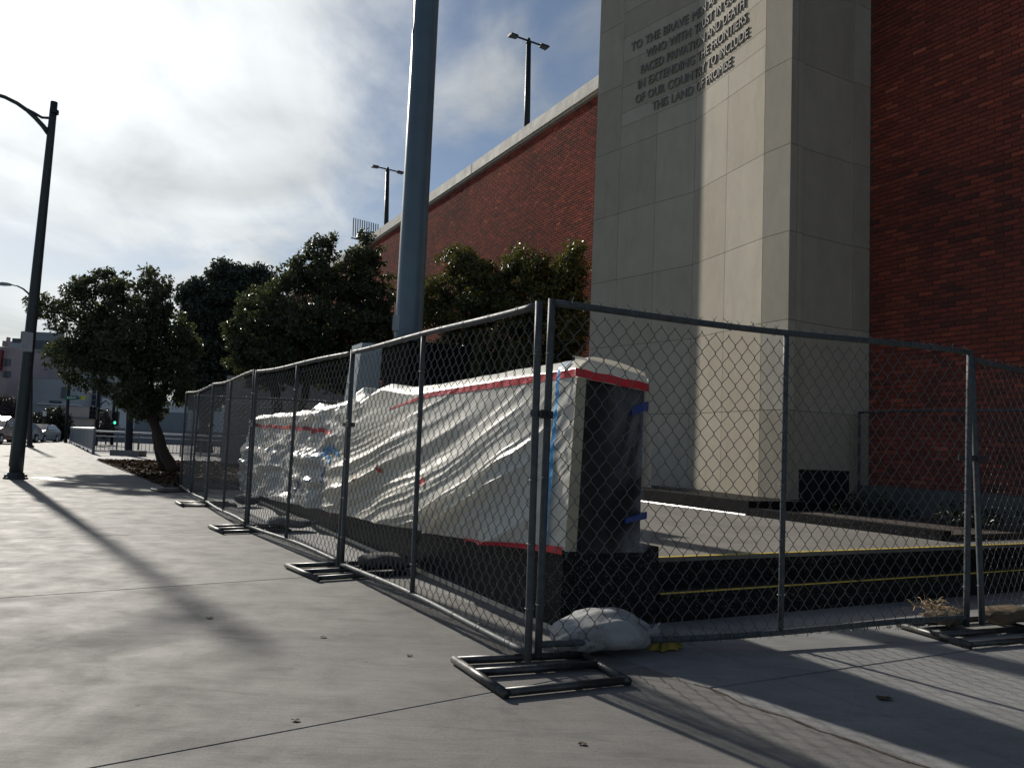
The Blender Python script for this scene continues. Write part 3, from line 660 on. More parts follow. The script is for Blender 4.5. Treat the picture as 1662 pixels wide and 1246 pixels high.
# torn scraps of red tape
for k, (a, z) in enumerate([(3.05, .86), (1.92, .80), (3.6, .74)]):
    V = []; r = .042
    for q_ in range(6):
        th = q_*pi/3; p = surf(np.array(a+r*(.6+.6*random.random())*cos(th)), np.array(z+r*(.7+.6*random.random())*sin(th))); p[0] -= .012+.01*random.random(); V.append(p)
    mesh_obj('tape_scrap', WA(np.array(V)), [tuple(range(6))], 'red tape', cover)
for (a, z, lb) in [(5.25, .25, 'torn scrap of red tape stuck on the granite plinth near the second fence post pair'), (2.45, .25, 'torn scrap of red tape stuck on the granite plinth below the white sheeting'), (1.4, .38, 'small red tape scrap on the granite plinth nearest the corner')]:
    V = []; r = .05 if a > 2 else .028
    for q_ in range(7):
        th = q_*2*pi/7; rr = r*(.5+.8*random.random()); V.append((U0-.008-.012*random.random(), V0+a+rr*.8*cos(th), z+rr*1.3*sin(th)))
    tag(mesh_obj('tape_scrap', WA(np.array(V)), [tuple(range(7))], 'red tape'), lb, 'tape scrap', 'red tape scraps on the plinth')

# flagpole with pedestal -----------------------------------------------------------
fp = thing('flagpole', 'thick blue grey flagpole rising behind the sheeted memorial wall', 'flagpole', (-1.43, 10.34, 0))
c = np.array([-1.43, 10.34])
m = MB(); m.tube([(*c, 2.46), (*c, 2.60), (*c, 9), (*c, 21)], [.192, .187, .168, .10], 40); m.obj('pole', 'pole paint', fp, True)
m = MB(); m.tube([(*c, 2.40), (*c, 2.47)], [.205, .205], 40); m.obj('collar', 'pole paint', fp)
m = MB(); m.tube([(*c, 21), (*c, 21.05), (*c, 21.15), (*c, 21.25)], [.06, .14, .14, .03], 24); m.obj('truck', 'pole paint', fp, True)
hl = [D(658+12*t+1.5*sin(t*9), 500-510*t, 10.25) for t in np.linspace(0, 1, 30)]
m = MB(); m.tube(hl, .006, 5); m.tube([(-1.62, 10.3, 2.75), (-1.63, 10.29, 3.0)], .006, 5); m.obj('halyard', 'rope', fp)
m = MB(); cb_ = D(644, 527, 10.25); m.box((cb_[0], cb_[1], cb_[2]-.08), .10, .12, .20); m.box((cb_[0]+.02, cb_[1], cb_[2]-.16), .06, .08, .07); m.obj('cleat_box', 'fin paint', fp)
m = MB(); m.boxuv(3.40, 4.25, 9.1, 10.05, Z2, 2.40); m.obj('pedestal', 'pedestal stone', fp)
fn = MB(); zc = 11.1
q0, q1, q2, q3 = D(573, 660, zc), D(613, 660, zc), D(621, 558, zc), D(588, 556, zc)
dv = np.array([*EV*.5, 0]); fn.hexa([q0, q1, q1+dv, q0+dv, q3, q2, q2+dv, q3+dv]); fn.obj('stone_fin', 'fin paint', fp)

# ================================================================== FENCE
def wire_mesh(L, z0, z1, seed, w=.094, h=.118):
    nW = int((L-.05)/(w/2)); nk = int((z1-z0)/(h/2))+1; x0 = (L-nW*w/2)/2
    i = np.arange(nW)[:, None]; k = np.arange(nk)[None]
    par = (i+k) % 2; ov = .004
    x = x0+i*(w/2)+np.where(par == 0, -ov, w/2+ov); z = z0+k*(h/2)+0*x; y = np.where(par == 0, -.0045, .0045)+0*x
    x = x+.014*(fbm(x*2.2+seed*7.1, z*2.2, seed)-.47)*2+.004*(vn(x*14, z*9, seed+3)-.5); z = z+.010*(fbm(x*2.5+3, z*2.5+seed*3, seed+1)-.47)*2
    y = y+.018*(fbm(x*1.6+seed*5, z*1.5, seed+2)-.47)*2
    kn = .0045                     # the short upright twist where two wires hook into each other
    P = np.stack([np.stack([x, y, z-kn], -1), np.stack([x, y*.2, z+kn], -1)], 2).reshape(nW, -1, 3)
    return tubes(P, .0021, 4), x0, nW, w
def panel(name, A, B, label, seed, hz=1.88, leanA=(0, 0), leanB=(0, 0), mid=True, group='temporary fence panels', sag=0., z0=.085, dk=False, trim=.045):
    A = np.array(A, float); B = np.array(B, float); d = B-A; L0 = np.linalg.norm(d); d /= L0; n = np.array([-d[1], d[0]])
    A = A+d*trim; L = L0-2*trim
    def P(x, y, z):
        x = np.asarray(x, float); y = np.asarray(y, float); z = np.asarray(z, float)
        f = np.clip(x/L, 0, 1); zz = z/hz
        lx = (leanA[0]*(1-f)+leanB[0]*f)*zz; ly = (leanA[1]*(1-f)+leanB[1]*f)*zz
        z = z-sag*np.sin(f*pi)*zz+.012*np.sin(f*2*pi+seed)*zz
        X = A[0]+d[0]*(x+lx)+n[0]*(y+ly); Y = A[1]+d[1]*(x+lx)+n[1]*(y+ly); return np.stack([X, Y, z+0*X], -1)
    t = thing(name, label, 'fence', (A[0]+d[0]*L/2, A[1]+d[1]*L/2, 0), group)
    mt = 'galvanised'; r = .0205
    for x in (0, L):
        m = MB(); zz = np.linspace(.035, hz+.02, 8); m.tube(P(np.full(8, x), np.zeros(8), zz), r, 14); m.obj('post', mt, t, True)
    if mid:
        m = MB(); zz = np.linspace(z0, hz, 8); m.tube(P(np.full(8, L*.5), np.full(8, .0), zz), r*.85, 12); m.obj('middle_post', mt, t, True)
    xs = np.linspace(0, L, 24)
    m = MB(); m.tube(P(xs, np.zeros(24), np.full(24, hz)), r*.95, 12); m.obj('top_rail', mt, t, True)
    m = MB(); m.tube(P(xs, np.zeros(24), np.full(24, z0)+.012*np.sin(xs*2+seed)), r*.9, 12); m.obj('bottom_rail', mt, t, True)
    (V, F), x0, nW, w = wire_mesh(L, z0-.012, hz-.01, seed)
    V = P(V[:, 0], V[:, 1]-.022, V[:, 2])
    mb_ = MB(); mb_.v = [V]; mb_.n = len(V); mb_.f = F.tolist(); mb_.tint = [np.full(len(V), .5)]
    # twisted barbs over the top and bottom rail
    rs = np.random.default_rng(seed)
    for i in range(nW):
        x = x0+i*w/2+w/4
        if i % 2:
            for zb, sg in ((hz-.015, 1), (z0+.01, -1)):
                h = .050 if sg > 0 else .042
                j = rs.uniform(-.008, .008, 6)
                mb_.tube(P([x-.004, x+.003+j[0], x-.014+j[1]], [-.024, -.026, -.020+j[2]], [zb, zb+sg*h*.6, zb+sg*(h+j[3])]), .0017, 4)
                mb_.tube(P([x+.004, x-.003+j[0], x+.014+j[4]], [-.022, -.026, -.024], [zb, zb+sg*h*.6, zb+sg*(h+j[5])]), .0017, 4)
        if i % 7 == 3:     # tie wires round the rails
            for zz in (hz, z0):
                th = np.linspace(0, 2*pi, 9); mb_.tube(P(np.full(9, x), .024*np.cos(th), zz+.026*np.sin(th)), .002, 4)
    for zz in np.arange(.3, hz-.1, .33):
        for x in (0, L*.5, L):
            th = np.linspace(0, 2*pi, 9); mb_.tube(P(x+.024*np.cos(th), .024*np.sin(th), np.full(9, zz)), .0022, 4)
    o = mb_.obj('chain_link_mesh', 'wire', t); o['kind'] = 'stuff'
    return t, P, L
def clamp(parent, pa, pb, z):      # saddle clamp joining two posts
    m = MB(); a = np.array([*pa, z]); b = np.array([*pb, z]); d = (b-a)/np.linalg.norm(b-a); n = np.cross(d, [0, 0, 1])
    for s in (-1, 1):
        c0 = a-d*.03+n*s*.026; c1 = b+d*.03+n*s*.026
        m.hexa([c0-n*.004-[0, 0, .02], c1-n*.004-[0, 0, .02], c1+n*.004-[0, 0, .02], c0+n*.004-[0, 0, .02],
                c0-n*.004+[0, 0, .02], c1-n*.004+[0, 0, .02], c1+n*.004+[0, 0, .02], c0+n*.004+[0, 0, .02]])
    mid = (a+b)/2; m.tube([mid-n*.055, mid+n*.05], .006, 6); m.tube([mid+n*.036, mid+n*.046], .012, 6); m.obj('clamp', 'galvanised dark', parent)
F3, F2, F1, F4, F5 = (.165, 4.0), (-1.395, 6.66), (-3.04, 9.15), (-4.64, 11.99), (-6.36, 15.10)
lp = []
lab = ['chain-link fence panel running left from the near corner in front of the white sheeting', 'second chain-link fence panel from the near corner along the sidewalk',
       'third chain-link fence panel from the near corner along the sidewalk', 'farthest chain-link fence panel along the sidewalk beside the mulch bed']
for i, (a, b) in enumerate([(F3, F2), (F2, F1), (F1, F4), (F4, F5)]):
    lp.append(panel('chain_link_fence', a, b, lab[i], 11+i, 1.885, sag=.02, leanA=(0, .02*(-1)**i), leanB=(0, .015)))
R0, R1, R2 = (.170, 4.125), (3.20, 5.38), (5.85, 7.15)
r1 = panel('chain_link_fence', R0, R1, 'chain-link fence panel running right from the near corner across the steps', 21, 1.90, trim=.03, sag=-.005, leanB=(-.03, -.06))
r2 = panel('chain_link_fence', (3.30, 5.42), R2, 'chain-link fence panel cut by the right edge of the picture', 22, 1.885, trim=.03, leanA=(-.02, .05))
e1 = panel('chain_link_fence', (-6.30, 15.25), (-3.30, 15.95), 'far end chain-link fence panel closing off the end of the memorial wall', 23, 1.87)
e2 = panel('chain_link_fence', (-3.25, 15.97), (-.25, 16.67), 'far chain-link fence panel behind the memorial wall under the middle tree', 24, 1.87)
m_a = W(UWL-.42, 7.45)[:2]; m_b = W(UWL-.42, 4.40)[:2]; m_c = W(UWL-.42, 1.35)[:2]
b1 = panel('chain_link_fence', m_a, m_b, 'chain-link fence panel standing along the brick wall next to the pylon', 25, 1.83, mid=False)
b2 = panel('chain_link_fence', m_b, m_c, 'chain-link fence panel along the brick wall at the right picture edge', 26, 1.83, mid=False)
clamp(lp[0][0], (.145, 4.04), (.19, 4.14), 1.30); clamp(lp[1][0], (-1.37, 6.62), (-1.42, 6.70), 1.25); clamp(lp[2][0], (-3.015, 9.11), (-3.065, 9.19), 1.25)
clamp(lp[3][0], (-4.62, 11.95), (-4.66, 12.03), 1.25); clamp(r1[0], (3.17, 5.37), (3.32, 5.44), 1.18)

# stands and sand bags
def stand(corners, label, bars, r=.021, posts=()):
    c = [np.array([*q, r+.003]) for q in corners]     # four ground corners, in order
    ctr = sum(c)/4; t = thing('fence_stand', label, 'fence stand', (ctr[0], ctr[1], 0), 'fence stands')
    for a, b, nm in ((0, 1, 'end_bar'), (2, 3, 'end_bar')):
        m = MB(); m.tube([c[a], c[b]], r, 12); m.obj(nm, 'stand steel', t, True)
    for f in bars:
        m = MB(); m.tube([c[0]*(1-f)+c[1]*f, c[3]*(1-f)+c[2]*f], r*.95, 12); m.obj('cross_bar', 'stand steel', t, True)
    for q in ():
        m = MB(); m.tube([(*q, .03), (*q, .16)], .017, 10); m.obj('spigot', 'stand steel', t, True)
    return t
stand([(-.235, 4.05), (.035, 3.53), (.62, 3.80), (.43, 4.27)], 'black steel fence stand at the near corner under the two posts', (.04, .42, .96), posts=(F3,))
stand([(-1.87, 6.73), (-1.45, 6.15), (-.80, 6.62), (-1.1, 7.15)], 'black steel fence stand at the second post pair on the sidewalk', (.04, .5, .96), posts=(F2,))
stand([(-3.53, 9.30), (-3.17, 8.78), (-2.55, 9.22), (-2.85, 9.72)], 'black steel fence stand at the third post pair with a light grey sandbag', (.04, .5, .96), posts=(F1,))
stand([(-5.20, 12.25), (-4.86, 11.72), (-4.2, 12.1), (-4.5, 12.62)], 'black steel fence stand at the fourth post pair beside the tree shadow', (.04, .5, .96), posts=(F4,))
stand([(-6.75, 14.75), (-6.3, 14.3), (-5.75, 14.9), (-6.2, 15.5)], 'farthest black steel fence stand by the mulch bed', (.04, .5, .96), posts=(F5,))
stand([(2.72, 5.40), (2.90, 4.86), (3.72, 5.18), (3.52, 5.75)], 'black steel fence stand at the right post pair with tan bags', (.04, .55, .96), posts=(R1,))
def bag(label, loc, size, rz, mat, seed, knot=True, group='sandbags on the fence stands'):
    t = thing('sandbag', label, 'sandbag', loc, group)
    nu, nv = 48, 26; th = np.linspace(0, 2*pi, nu, endpoint=False); ph = np.linspace(0, pi, nv)
    TH, PH = np.meshgrid(th, ph, indexing='ij')
    cs = lambda x, p: np.sign(x)*np.abs(x)**p
    x = cs(np.cos(PH), .75); r_ = np.sin(PH)**.62; y = r_*cs(np.cos(TH), .85); z = r_*cs(np.sin(TH), .8)
    n = fbm(x*2.3+seed*3.7+4, y*2.3+z*1.7+9, seed, 4)-.47; cr = ridge(x*3.0+y*1.3+fbm(x*3+2, z*3+y*2+5, seed+1)*2.2)
    s_ = 1+.34*n+.05*cr
    X = np.stack([x*size[0]/2*(1+.10*n), y*size[1]/2*s_, size[2]/2*(1+z*s_*np.where(z < 0, .92, 1))], -1)
    X[..., 2] += .10*size[2]*np.sin(x*3+seed)
    X[..., 2] = np.maximum(X[..., 2], .004)
    ca, sa = cos(rz), sin(rz); Y = np.stack([loc[0]+ca*X[..., 0]-sa*X[..., 1], loc[1]+sa*X[..., 0]+ca*X[..., 1], loc[2]+X[..., 2]], -1)
    grid_obj('sack', Y.transpose(1, 0, 2)[:, ::-1], mat, t, True, None, True)
    if knot:
        m = MB(); e = np.array([loc[0]+ca*size[0]*.47, loc[1]+sa*size[0]*.47, loc[2]+size[2]*.40]); dd = np.array([ca, sa, .1])
        k = 14; V = []; F = []
        for i, (dist_, rad) in enumerate([(0, .055), (.03, .022), (.045, .02), (.075, .042), (.10, .05)]):
            for j in range(k):
                q_ = 2*pi*j/k; rr = rad*(1+.35*sin(j*5+seed)*(i > 2)); V.append(e+dd*(dist_-.02*(i == 4)*(j % 2))+rr*(cos(q_)*np.array([-sa, ca, 0])+sin(q_)*np.array([0, 0, 1])))
        for i in range(4): F += [(i*k+j, i*k+(j+1) % k, (i+1)*k+(j+1) % k, (i+1)*k+j) for j in range(k)]
        mesh_obj('tied_neck', np.array(V), F, mat, t, True)
    return t
az = pi/2-radians(66)
bag('bulging white sandbag at the near fence corner beside the granite plinth', (.56, 4.42, .0), (.56, .34, .215), az-.12, 'bag white', 1)
bag('grey sandbag on the stand at the second post pair', (-1.02, 6.78, .03), (.50, .28, .12), az-.1, 'bag grey', 2)
bag('light grey sandbag on the stand at the third post pair', (-2.62, 9.42, .03), (.50, .28, .13), az, 'bag light grey', 3)
bag('dark sandbag on the stand at the fourth post pair', (-4.10, 12.3, .03), (.38, .28, .15), az+.5, 'bag grey', 4, False)
bag('dark sandbag on the farthest stand by the mulch bed', (-5.95, 14.95, .03), (.42, .28, .13), az, 'bag grey', 8, False)
bag('torn tan sandbag spilling straw left of the right post pair', (3.08, 5.46, .03), (.36, .22, .10), az+.3, 'bag tan', 5, False)
bag('pale tan sandbag right of the right post pair', (3.52, 5.50, .04), (.30, .22, .12), az-.6, 'bag tan', 6)
# straw tuft spilling from the torn bag
tf = MB()
for k in range(90):
    b = np.array([3.0+random.gauss(0, .06), 5.47+random.gauss(0, .03), .13+random.gauss(0, .02)]); d_ = np.array([random.gauss(0, 1), random.gauss(0, 1), random.gauss(.4, .6)]); d_ /= np.linalg.norm(d_)
    tf.tube([b, b+d_*.04, b+d_*.075+[0, 0, -.02]], .0025, 3)
o = tf.obj('straw_tuft', 'straw'); tag(o, 'tuft of tan straw spilling out of the torn bag at the right post pair', 'straw', kind='stuff')
# crumpled yellow glove-like rag by the white bag
th = np.linspace(0, 2*pi, 24, endpoint=False); rr = np.linspace(0, 1, 8); RR, TT = np.meshgrid(rr, th, indexing='ij')
x = RR*np.cos(TT)*.10*(1+.35*np.sin(3*TT)+.2*np.sin(7*TT)); y = RR*np.sin(TT)*.045*(1+.35*np.sin(2*TT+1)+.25*np.sin(5*TT)); zz = .055*(1-RR**3)*(.25+1.3*ridge(x*16+y*9+2*fbm(x*20+4, y*20+2, 3)))+.006
b0 = np.array([.95, 4.52]); ca, sa = cos(az), sin(az)
grid_obj('yellow_rag', np.stack([b0[0]+ca*x-sa*y, b0[1]+sa*x+ca*y, zz], -1), 'rag cloth', None, True, None, True)
tag(bpy.data.objects['yellow_rag'], 'crumpled yellow rag on the concrete right of the white sandbag', 'rag')
# dead leaves on the paving
ll = ['dark dead leaf lying in the long shadow at lower right', 'tiny dead leaf on the concrete near the bottom edge', 'dead leaf lying on the front joint of the sidewalk', 'dead leaf on the sidewalk left of the corner stand',
      'small dead leaf in the middle of the sidewalk', 'tiny dead leaf on the sidewalk beside the second stand']
for k, (x, y, s_) in enumerate([(1435, 1132, .05), (945, 1206, .022), (480, 1168, .022), (664, 1063, .022), (525, 1033, .024), (340, 1002, .03)]):
    c = G(x, y, .004); n = 9; V = [(c[0], c[1], .006)]
    for j in range(n):
        q_ = 2*pi*j/n; r_ = s_*(.55+.45*abs(cos(q_*1.5+k))); V.append((c[0]+r_*1.2*cos(q_)*.8, c[1]+r_*sin(q_)*.7, .003+.005*abs(sin(q_*2+k))))
    tag(mesh_obj('dead_leaf', np.array(V), [(0, 1+j, 1+(j+1) % n) for j in range(n)], 'dead leaf'), ll[k], 'leaf', 'dead leaves on the paving')

# ================================================================== TREES
def leafcloud(clumps, nleaf, lsize, rs, droop=.2, lw=.5):
    # clumps: (x,y,z,r) arrays ; returns V,F,tint
    Vs = []; T = []
    for (cx, cy, cz, r, tn) in clumps:
        n = max(6, int(nleaf*(r/.3)**1.6)); d = rs.normal(size=(n, 3)); d /= np.linalg.norm(d, axis=1, keepdims=True)
        rad = r*rs.random((n, 1))**.45; c = np.array([cx, cy, cz])+d*rad*np.array([1, 1, .8])
        ax = d*.7+rs.normal(size=(n, 3))*.6; ax[:, 2] -= droop; ax /= np.linalg.norm(ax, axis=1, keepdims=True)
        sd_ = np.cross(ax, rs.normal(size=(n, 3))); sd_ /= np.maximum(np.linalg.norm(sd_, axis=1, keepdims=True), 1e-6); nm = np.cross(ax, sd_)
        l = lsize*rs.uniform(.6, 1.3, (n, 1)); w = l*lw
        a = c-ax*l*.5; b = c+sd_*w*.5+nm*w*.15; e = c+ax*l*.5; f = c-sd_*w*.5+nm*w*.15
        Vs.append(np.stack([a, b, e, f], 1).reshape(-1, 3)); T.append(np.repeat(np.clip(tn+rs.normal(0, .22, n), 0, 1), 4))
    V = np.concatenate(Vs); return V, np.arange(len(V)).reshape(-1, 4).tolist(), np.concatenate(T)
def tree(name, label, base, trunks, blobs, depth, nclump, nleaf, lsize, leafmat, seed, clr=.28, cat='tree', group=None, limb_r=.05, dspread=None, mind=0.):
    # trunks: list of (px path with depth offsets, radius); blobs: (px, py, radius px x, radius px y, depth offset m)
    rs = np.random.default_rng(seed); t = thing(name, label, cat, (base[0], base[1], 0), group)
    clumps = []; cen = []
    tot = sum(b[2]*b[3] for b in blobs)
    for (bx_, by_, rx, ry, dz) in blobs:
        n = max(5, int(nclump*rx*ry/tot)); k = depth+dz; R = rx*k/FPX
        for _ in range(n):
            while True:
                q_ = rs.uniform(-1, 1, 3)
                if mind < np.linalg.norm(q_) < 1: break
            dd = k+q_[2]*min(R, 1.8 if dspread is None else dspread)
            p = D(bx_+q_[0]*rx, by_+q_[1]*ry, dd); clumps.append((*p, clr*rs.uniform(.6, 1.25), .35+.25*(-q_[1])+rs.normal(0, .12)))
        cen.append(D(bx_, by_, k))
    V, F, T = leafcloud(clumps, nleaf, lsize, rs); 
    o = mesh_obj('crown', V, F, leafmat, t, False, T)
    tips = []
    for path, r0, r1_ in trunks:
        P = [D(x, y, depth+dz) for x, y, dz in path]; 
        if path[0][2] == 0: P[0][2] = min(P[0][2], 0.0)
        s_ = np.linspace(0, 1, 14); tt = np.linspace(0, 1, len(P)); P = np.array(P)
        Q = np.stack([np.interp(s_, tt, P[:, i]) for i in range(3)], 1); Q[1:-1] += rs.normal(0, r0*.12, (12, 3))
        m = MB(); rad = np.linspace(r0, r1_, 14); rad[0] *= 1.35; m.tube(Q, rad, 12); m.obj('trunk', 'bark', t, True); tips.append(Q[-1])
    for c in cen:
        a = min(tips, key=lambda q_: np.linalg.norm(q_-c)); mid = (a+c)/2+np.array([0, 0, .15*np.linalg.norm(c-a)]); s_ = np.linspace(0, 1, 8)[:, None]
        Q = (1-s_)**2*a+2*s_*(1-s_)*mid+s_**2*c; m = MB(); m.tube(Q, np.linspace(limb_r, limb_r*.3, 8), 7)
        for _ in range(5):
            k = clumps[rs.integers(len(clumps))]; e = np.array(k[:3])
            if np.linalg.norm(e-c) < 2.2:
                b = Q[5]; mm = (b+e)/2; m.tube([b, mm+rs.normal(0, .05, 3), e], [limb_r*.4, limb_r*.28, limb_r*.12], 5)
        m.obj('limb', 'bark', t, True)
    return t
# leaning two-stemmed tree on the mulch by the sidewalk
tree('street_tree', 'two-stemmed leaning evergreen tree on the mulch bed beside the sidewalk', G(283, 766),
     [([(284, 768, 0), (268, 735, .1), (252, 690, .2), (236, 645, .3), (215, 600, .2)], .17, .08), ([(266, 766, .9), (258, 725, .7), (250, 690, .5), (262, 640, .5), (275, 590, .3)], .15, .07)],
     [(80, 500, 34, 22, .3), (118, 478, 30, 26, -.4), (160, 470, 42, 34, 0), (192, 462, 22, 22, .4), (248, 462, 26, 30, .2), (262, 482, 18, 22, -.5), (215, 500, 60, 40, 0), (130, 530, 52, 44, .2), (200, 560, 70, 55, -.2), (270, 550, 45, 55, .2), (110, 575, 42, 30, 0),
      (150, 600, 55, 38, .3), (215, 625, 60, 36, 0), (285, 600, 34, 48, -.3), (250, 655, 30, 26, .4), (60, 490, 14, 9, 0), (225, 655, 40, 22, .2), (292, 640, 22, 30, .2), (200, 560, 80, 70, .9), (300, 560, 26, 50, .6)],
     21.9, 900, 100, .115, 'leaf ficus', 31, .22)
# bushy tree in the middle, behind the end of the memorial wall
tree('street_tree', 'broad bushy evergreen tree behind the sheeted wall left of the flagpole', D(455, 700, 22)*np.array([1, 1, 0]),
     [([(456, 745, 0), (455, 690, 0), (448, 640, 0), (440, 600, 0)], .20, .11), ([(470, 745, .3), (485, 680, .3), (500, 620, .2), (520, 570, 0)], .16, .08)],
     [(515, 398, 16, 18, 0), (538, 400, 16, 18, .2), (505, 430, 34, 26, 0), (595, 385, 14, 14, .1), (590, 415, 34, 28, 0), (480, 455, 38, 26, .2), (550, 450, 62, 40, 0), (605, 470, 38, 52, .2), (430, 500, 48, 34, 0), (500, 520, 75, 48, -.3), (590, 540, 50, 48, 0),
      (400, 540, 40, 36, .2), (450, 575, 62, 38, 0), (540, 585, 62, 34, .2), (620, 520, 22, 42, 0), (395, 590, 26, 26, .2), (455, 465, 24, 20, 0), (560, 610, 70, 26, .4), (440, 610, 60, 22, .4), (600, 600, 45, 34, .3), (560, 520, 60, 60, .8), (470, 560, 70, 50, .8), (625, 575, 24, 40, .5)],
     21.5, 1250, 100, .115, 'leaf ficus', 32, .22)
# yellow-green shrubs between flagpole and pylon
tree('laurel_tree', 'yellow-green leafy tree against the brick wall between flagpole and pylon', D(860, 700, 18)*np.array([1, 1, 0]),
     [([(880, 790, .9), (870, 700, 1.0), (865, 600, 1.1), (860, 540, 1.15)], .12, .06), ([(800, 790, 1.9), (805, 690, 1.9), (790, 590, 2.1), (770, 530, 2.3)], .10, .05)],
     [(x, y, rx, ry, (950-x)*.013) for x, y, rx, ry in [(745, 425, 34, 22), (718, 470, 34, 26), (700, 510, 30, 30), (772, 450, 36, 26), (840, 428, 40, 24), (800, 480, 50, 36), (880, 450, 40, 30), (925, 440, 28, 30), (935, 415, 12, 18), (905, 490, 48, 34), (850, 510, 50, 34), (760, 520, 52, 34),
      (925, 540, 34, 34), (830, 560, 60, 36), (740, 575, 52, 34), (880, 590, 60, 40), (800, 610, 90, 32), (720, 610, 40, 32)]],
     17.3, 1050, 100, .10, 'leaf yellow', 33, .24, dspread=.7)
# dense conifers far behind
tree('conifer', 'tall dense dark conifer far behind the two-stemmed tree', D(330, 700, 46)*np.array([1, 1, 0]), [([(332, 722, 0), (333, 640, 0), (335, 560, 0)], .4, .25)],
     [(315, 480, 24, 24, 0), (335, 500, 40, 34, 0), (330, 555, 48, 50, .5), (335, 620, 46, 45, .5)], 46, 330, 46, .26, 'leaf conifer', 34, .62, 'tree', 'dense conifers in the distance', .15)
tree('conifer', 'taller rounded dark conifer far behind, right of the other conifers', D(375, 700, 47)*np.array([1, 1, 0]), [([(375, 722, 0), (375, 640, 0), (375, 560, 0)], .4, .25)],
     [(368, 450, 26, 20, 0), (375, 480, 36, 36, 0), (380, 540, 40, 50, .5), (372, 610, 42, 45, .5)], 47, 330, 46, .26, 'leaf conifer', 35, .62, 'tree', 'dense conifers in the distance', .15)
tree('conifer', 'lower rounded conifer between the dark conifers and the middle tree', D(418, 700, 48)*np.array([1, 1, 0]), [([(415, 722, 0), (415, 640, 0), (415, 560, 0)], .4, .25)],
     [(412, 455, 30, 20, 0), (420, 480, 30, 34, 0), (415, 540, 36, 50, .5)], 48, 260, 46, .26, 'leaf conifer', 36, .62, 'tree', 'dense conifers in the distance', .15)
# shrubs: by the planter, behind the cars
def shrub(label, x, y, rx, ry, depth, n, lsize, mat, seed, clr, name='shrub', group=None, nleaf=40):
    return tree(name, label, D(x, y+ry, depth)*np.array([1, 1, 0]), [([(x, y+ry+4, 0), (x, y, 0)], .05, .03)], [(x, y, rx, ry, 0), (x-rx*.4, y+ry*.4, rx*.7, ry*.6, 0), (x+rx*.4, y+ry*.3, rx*.7, ry*.6, 0)], depth, n, nleaf, lsize, mat, seed, clr, 'shrub', group, .02)
shrub('dark round shrub behind the parked silver car', 72, 690, 24, 26, 66, 110, .22, 'leaf shrub', 41, .6)
shrub('dark shrub beside the traffic pole, right of the parked cars', 95, 688, 16, 28, 64, 80, .22, 'leaf shrub', 42, .55)
shrub('bare purplish shrub at the left edge above the red car', 8, 668, 20, 26, 70, 90, .2, 'twig purple', 43, .6)
shrub('bare purplish street tree beyond the bridge railing', 172, 690, 12, 24, 58, 40, .16, 'twig purple', 44, .5)
pu = (lambda u, v: D(1, 1, 1))
def planter_bush(label, u, v, r, h, seed):
    b = W(u, v, Z2+.06); t = thing('low_shrub', label, 'shrub', b, 'shrubs in the planter'); rs = np.random.default_rng(seed)
    cl = []
    for k in range(46):
        q_ = rs.normal(size=3)*.5; cl.append((b[0]+q_[0]*r, b[1]+q_[1]*r, b[2]+h*.45+q_[2]*h*.38, .12, .3))
    V, F, T = leafcloud(cl, 60, .05, rs); mesh_obj('foliage', V, F, 'leaf shrub', t, False, T)
    m = MB()
    for k in range(5): m.tube([b, b+[rs.normal()*r*.4, rs.normal()*r*.4, h*.6]], [.012, .005], 5)
    m.obj('stem', 'bark', t)
planter_bush('low dark shrub in the planter right beside the pylon', 9.0, 6.6, .45, .28, 51)
planter_bush('low dark shrub in the planter below the brick wall left of the right post pair', 8.9, 5.3, .45, .26, 52)

# ================================================================== STREET FURNITURE
def street_lamp(label, base, top, r0, r1_, arm, with_sign=False, head=True):
    base = np.array(base, float); top = np.array(top, float); t = thing('street_lamp', label, 'street lamp', (base[0], base[1], 0), 'street lamps along the sidewalk')
    m = MB(); s_ = np.linspace(0, 1, 12)[:, None]; Q = base*(1-s_)+top*s_; m.tube(Q, np.linspace(r0, r1_, 12), 20); m.obj('pole', 'lamp paint', t, True)
    m = MB(); m.tube([base, base+[0, 0, .04]], r0*1.75, 20); m.tube([base+[0, 0, .04], base+[0, 0, .14]], [r0*1.45, r0*1.1], 20); m.obj('base_plate', 'lamp paint', t)
    for k in range(4):
        q_ = pi/4+k*pi/2; c = base+np.array([cos(q_), sin(q_), 0])*r0*1.5; m = MB(); m.tube([c+[0, 0, .04], c+[0, 0, .09]], .02, 6); m.obj('anchor_bolt', 'dark iron', t)
    m = MB(); m.tube(arm, np.linspace(.055, .035, len(arm)), 10); m.obj('arm', 'lamp paint', t, True)
    if head:
        e = np.array(arm[-1]); d_ = e-np.array(arm[-2]); d_[2] = 0; d_ /= np.linalg.norm(d_); n = np.array([-d_[1], d_[0], 0])
        V = []; 
        for (f, w, h0, h1) in [(0, .05, -.05, .05), (.15, .10, -.06, .09), (.45, .17, -.06, .10), (.75, .13, -.05, .04)]:
            V += [e+d_*f-n*w+[0, 0, h0], e+d_*f+n*w+[0, 0, h0], e+d_*f+n*w*.7+[0, 0, h1], e+d_*f-n*w*.7+[0, 0, h1]]
        F = [(0, 1, 2, 3), (15, 14, 13, 12)]
        for i in range(3):
            for j in range(4): F.append((i*4+j, (i+1)*4+j, (i+1)*4+(j+1) % 4, i*4+(j+1) % 4))
        mesh_obj('lamp_head', np.array(V), F, 'sign back', t)
    return t
b = G(25, 777); yb = b[1]; top = D(88, 166, yb)
armp = [D(x, y, yb) for x, y in [(79, 217), (70, 205), (58, 192), (45, 180), (28, 168), (8, 158), (-15, 151), (-40, 147)]]
t = street_lamp('tall dark street lamp on the sidewalk at left with a curved arm leaving the frame', b, top, .130, .070, armp)
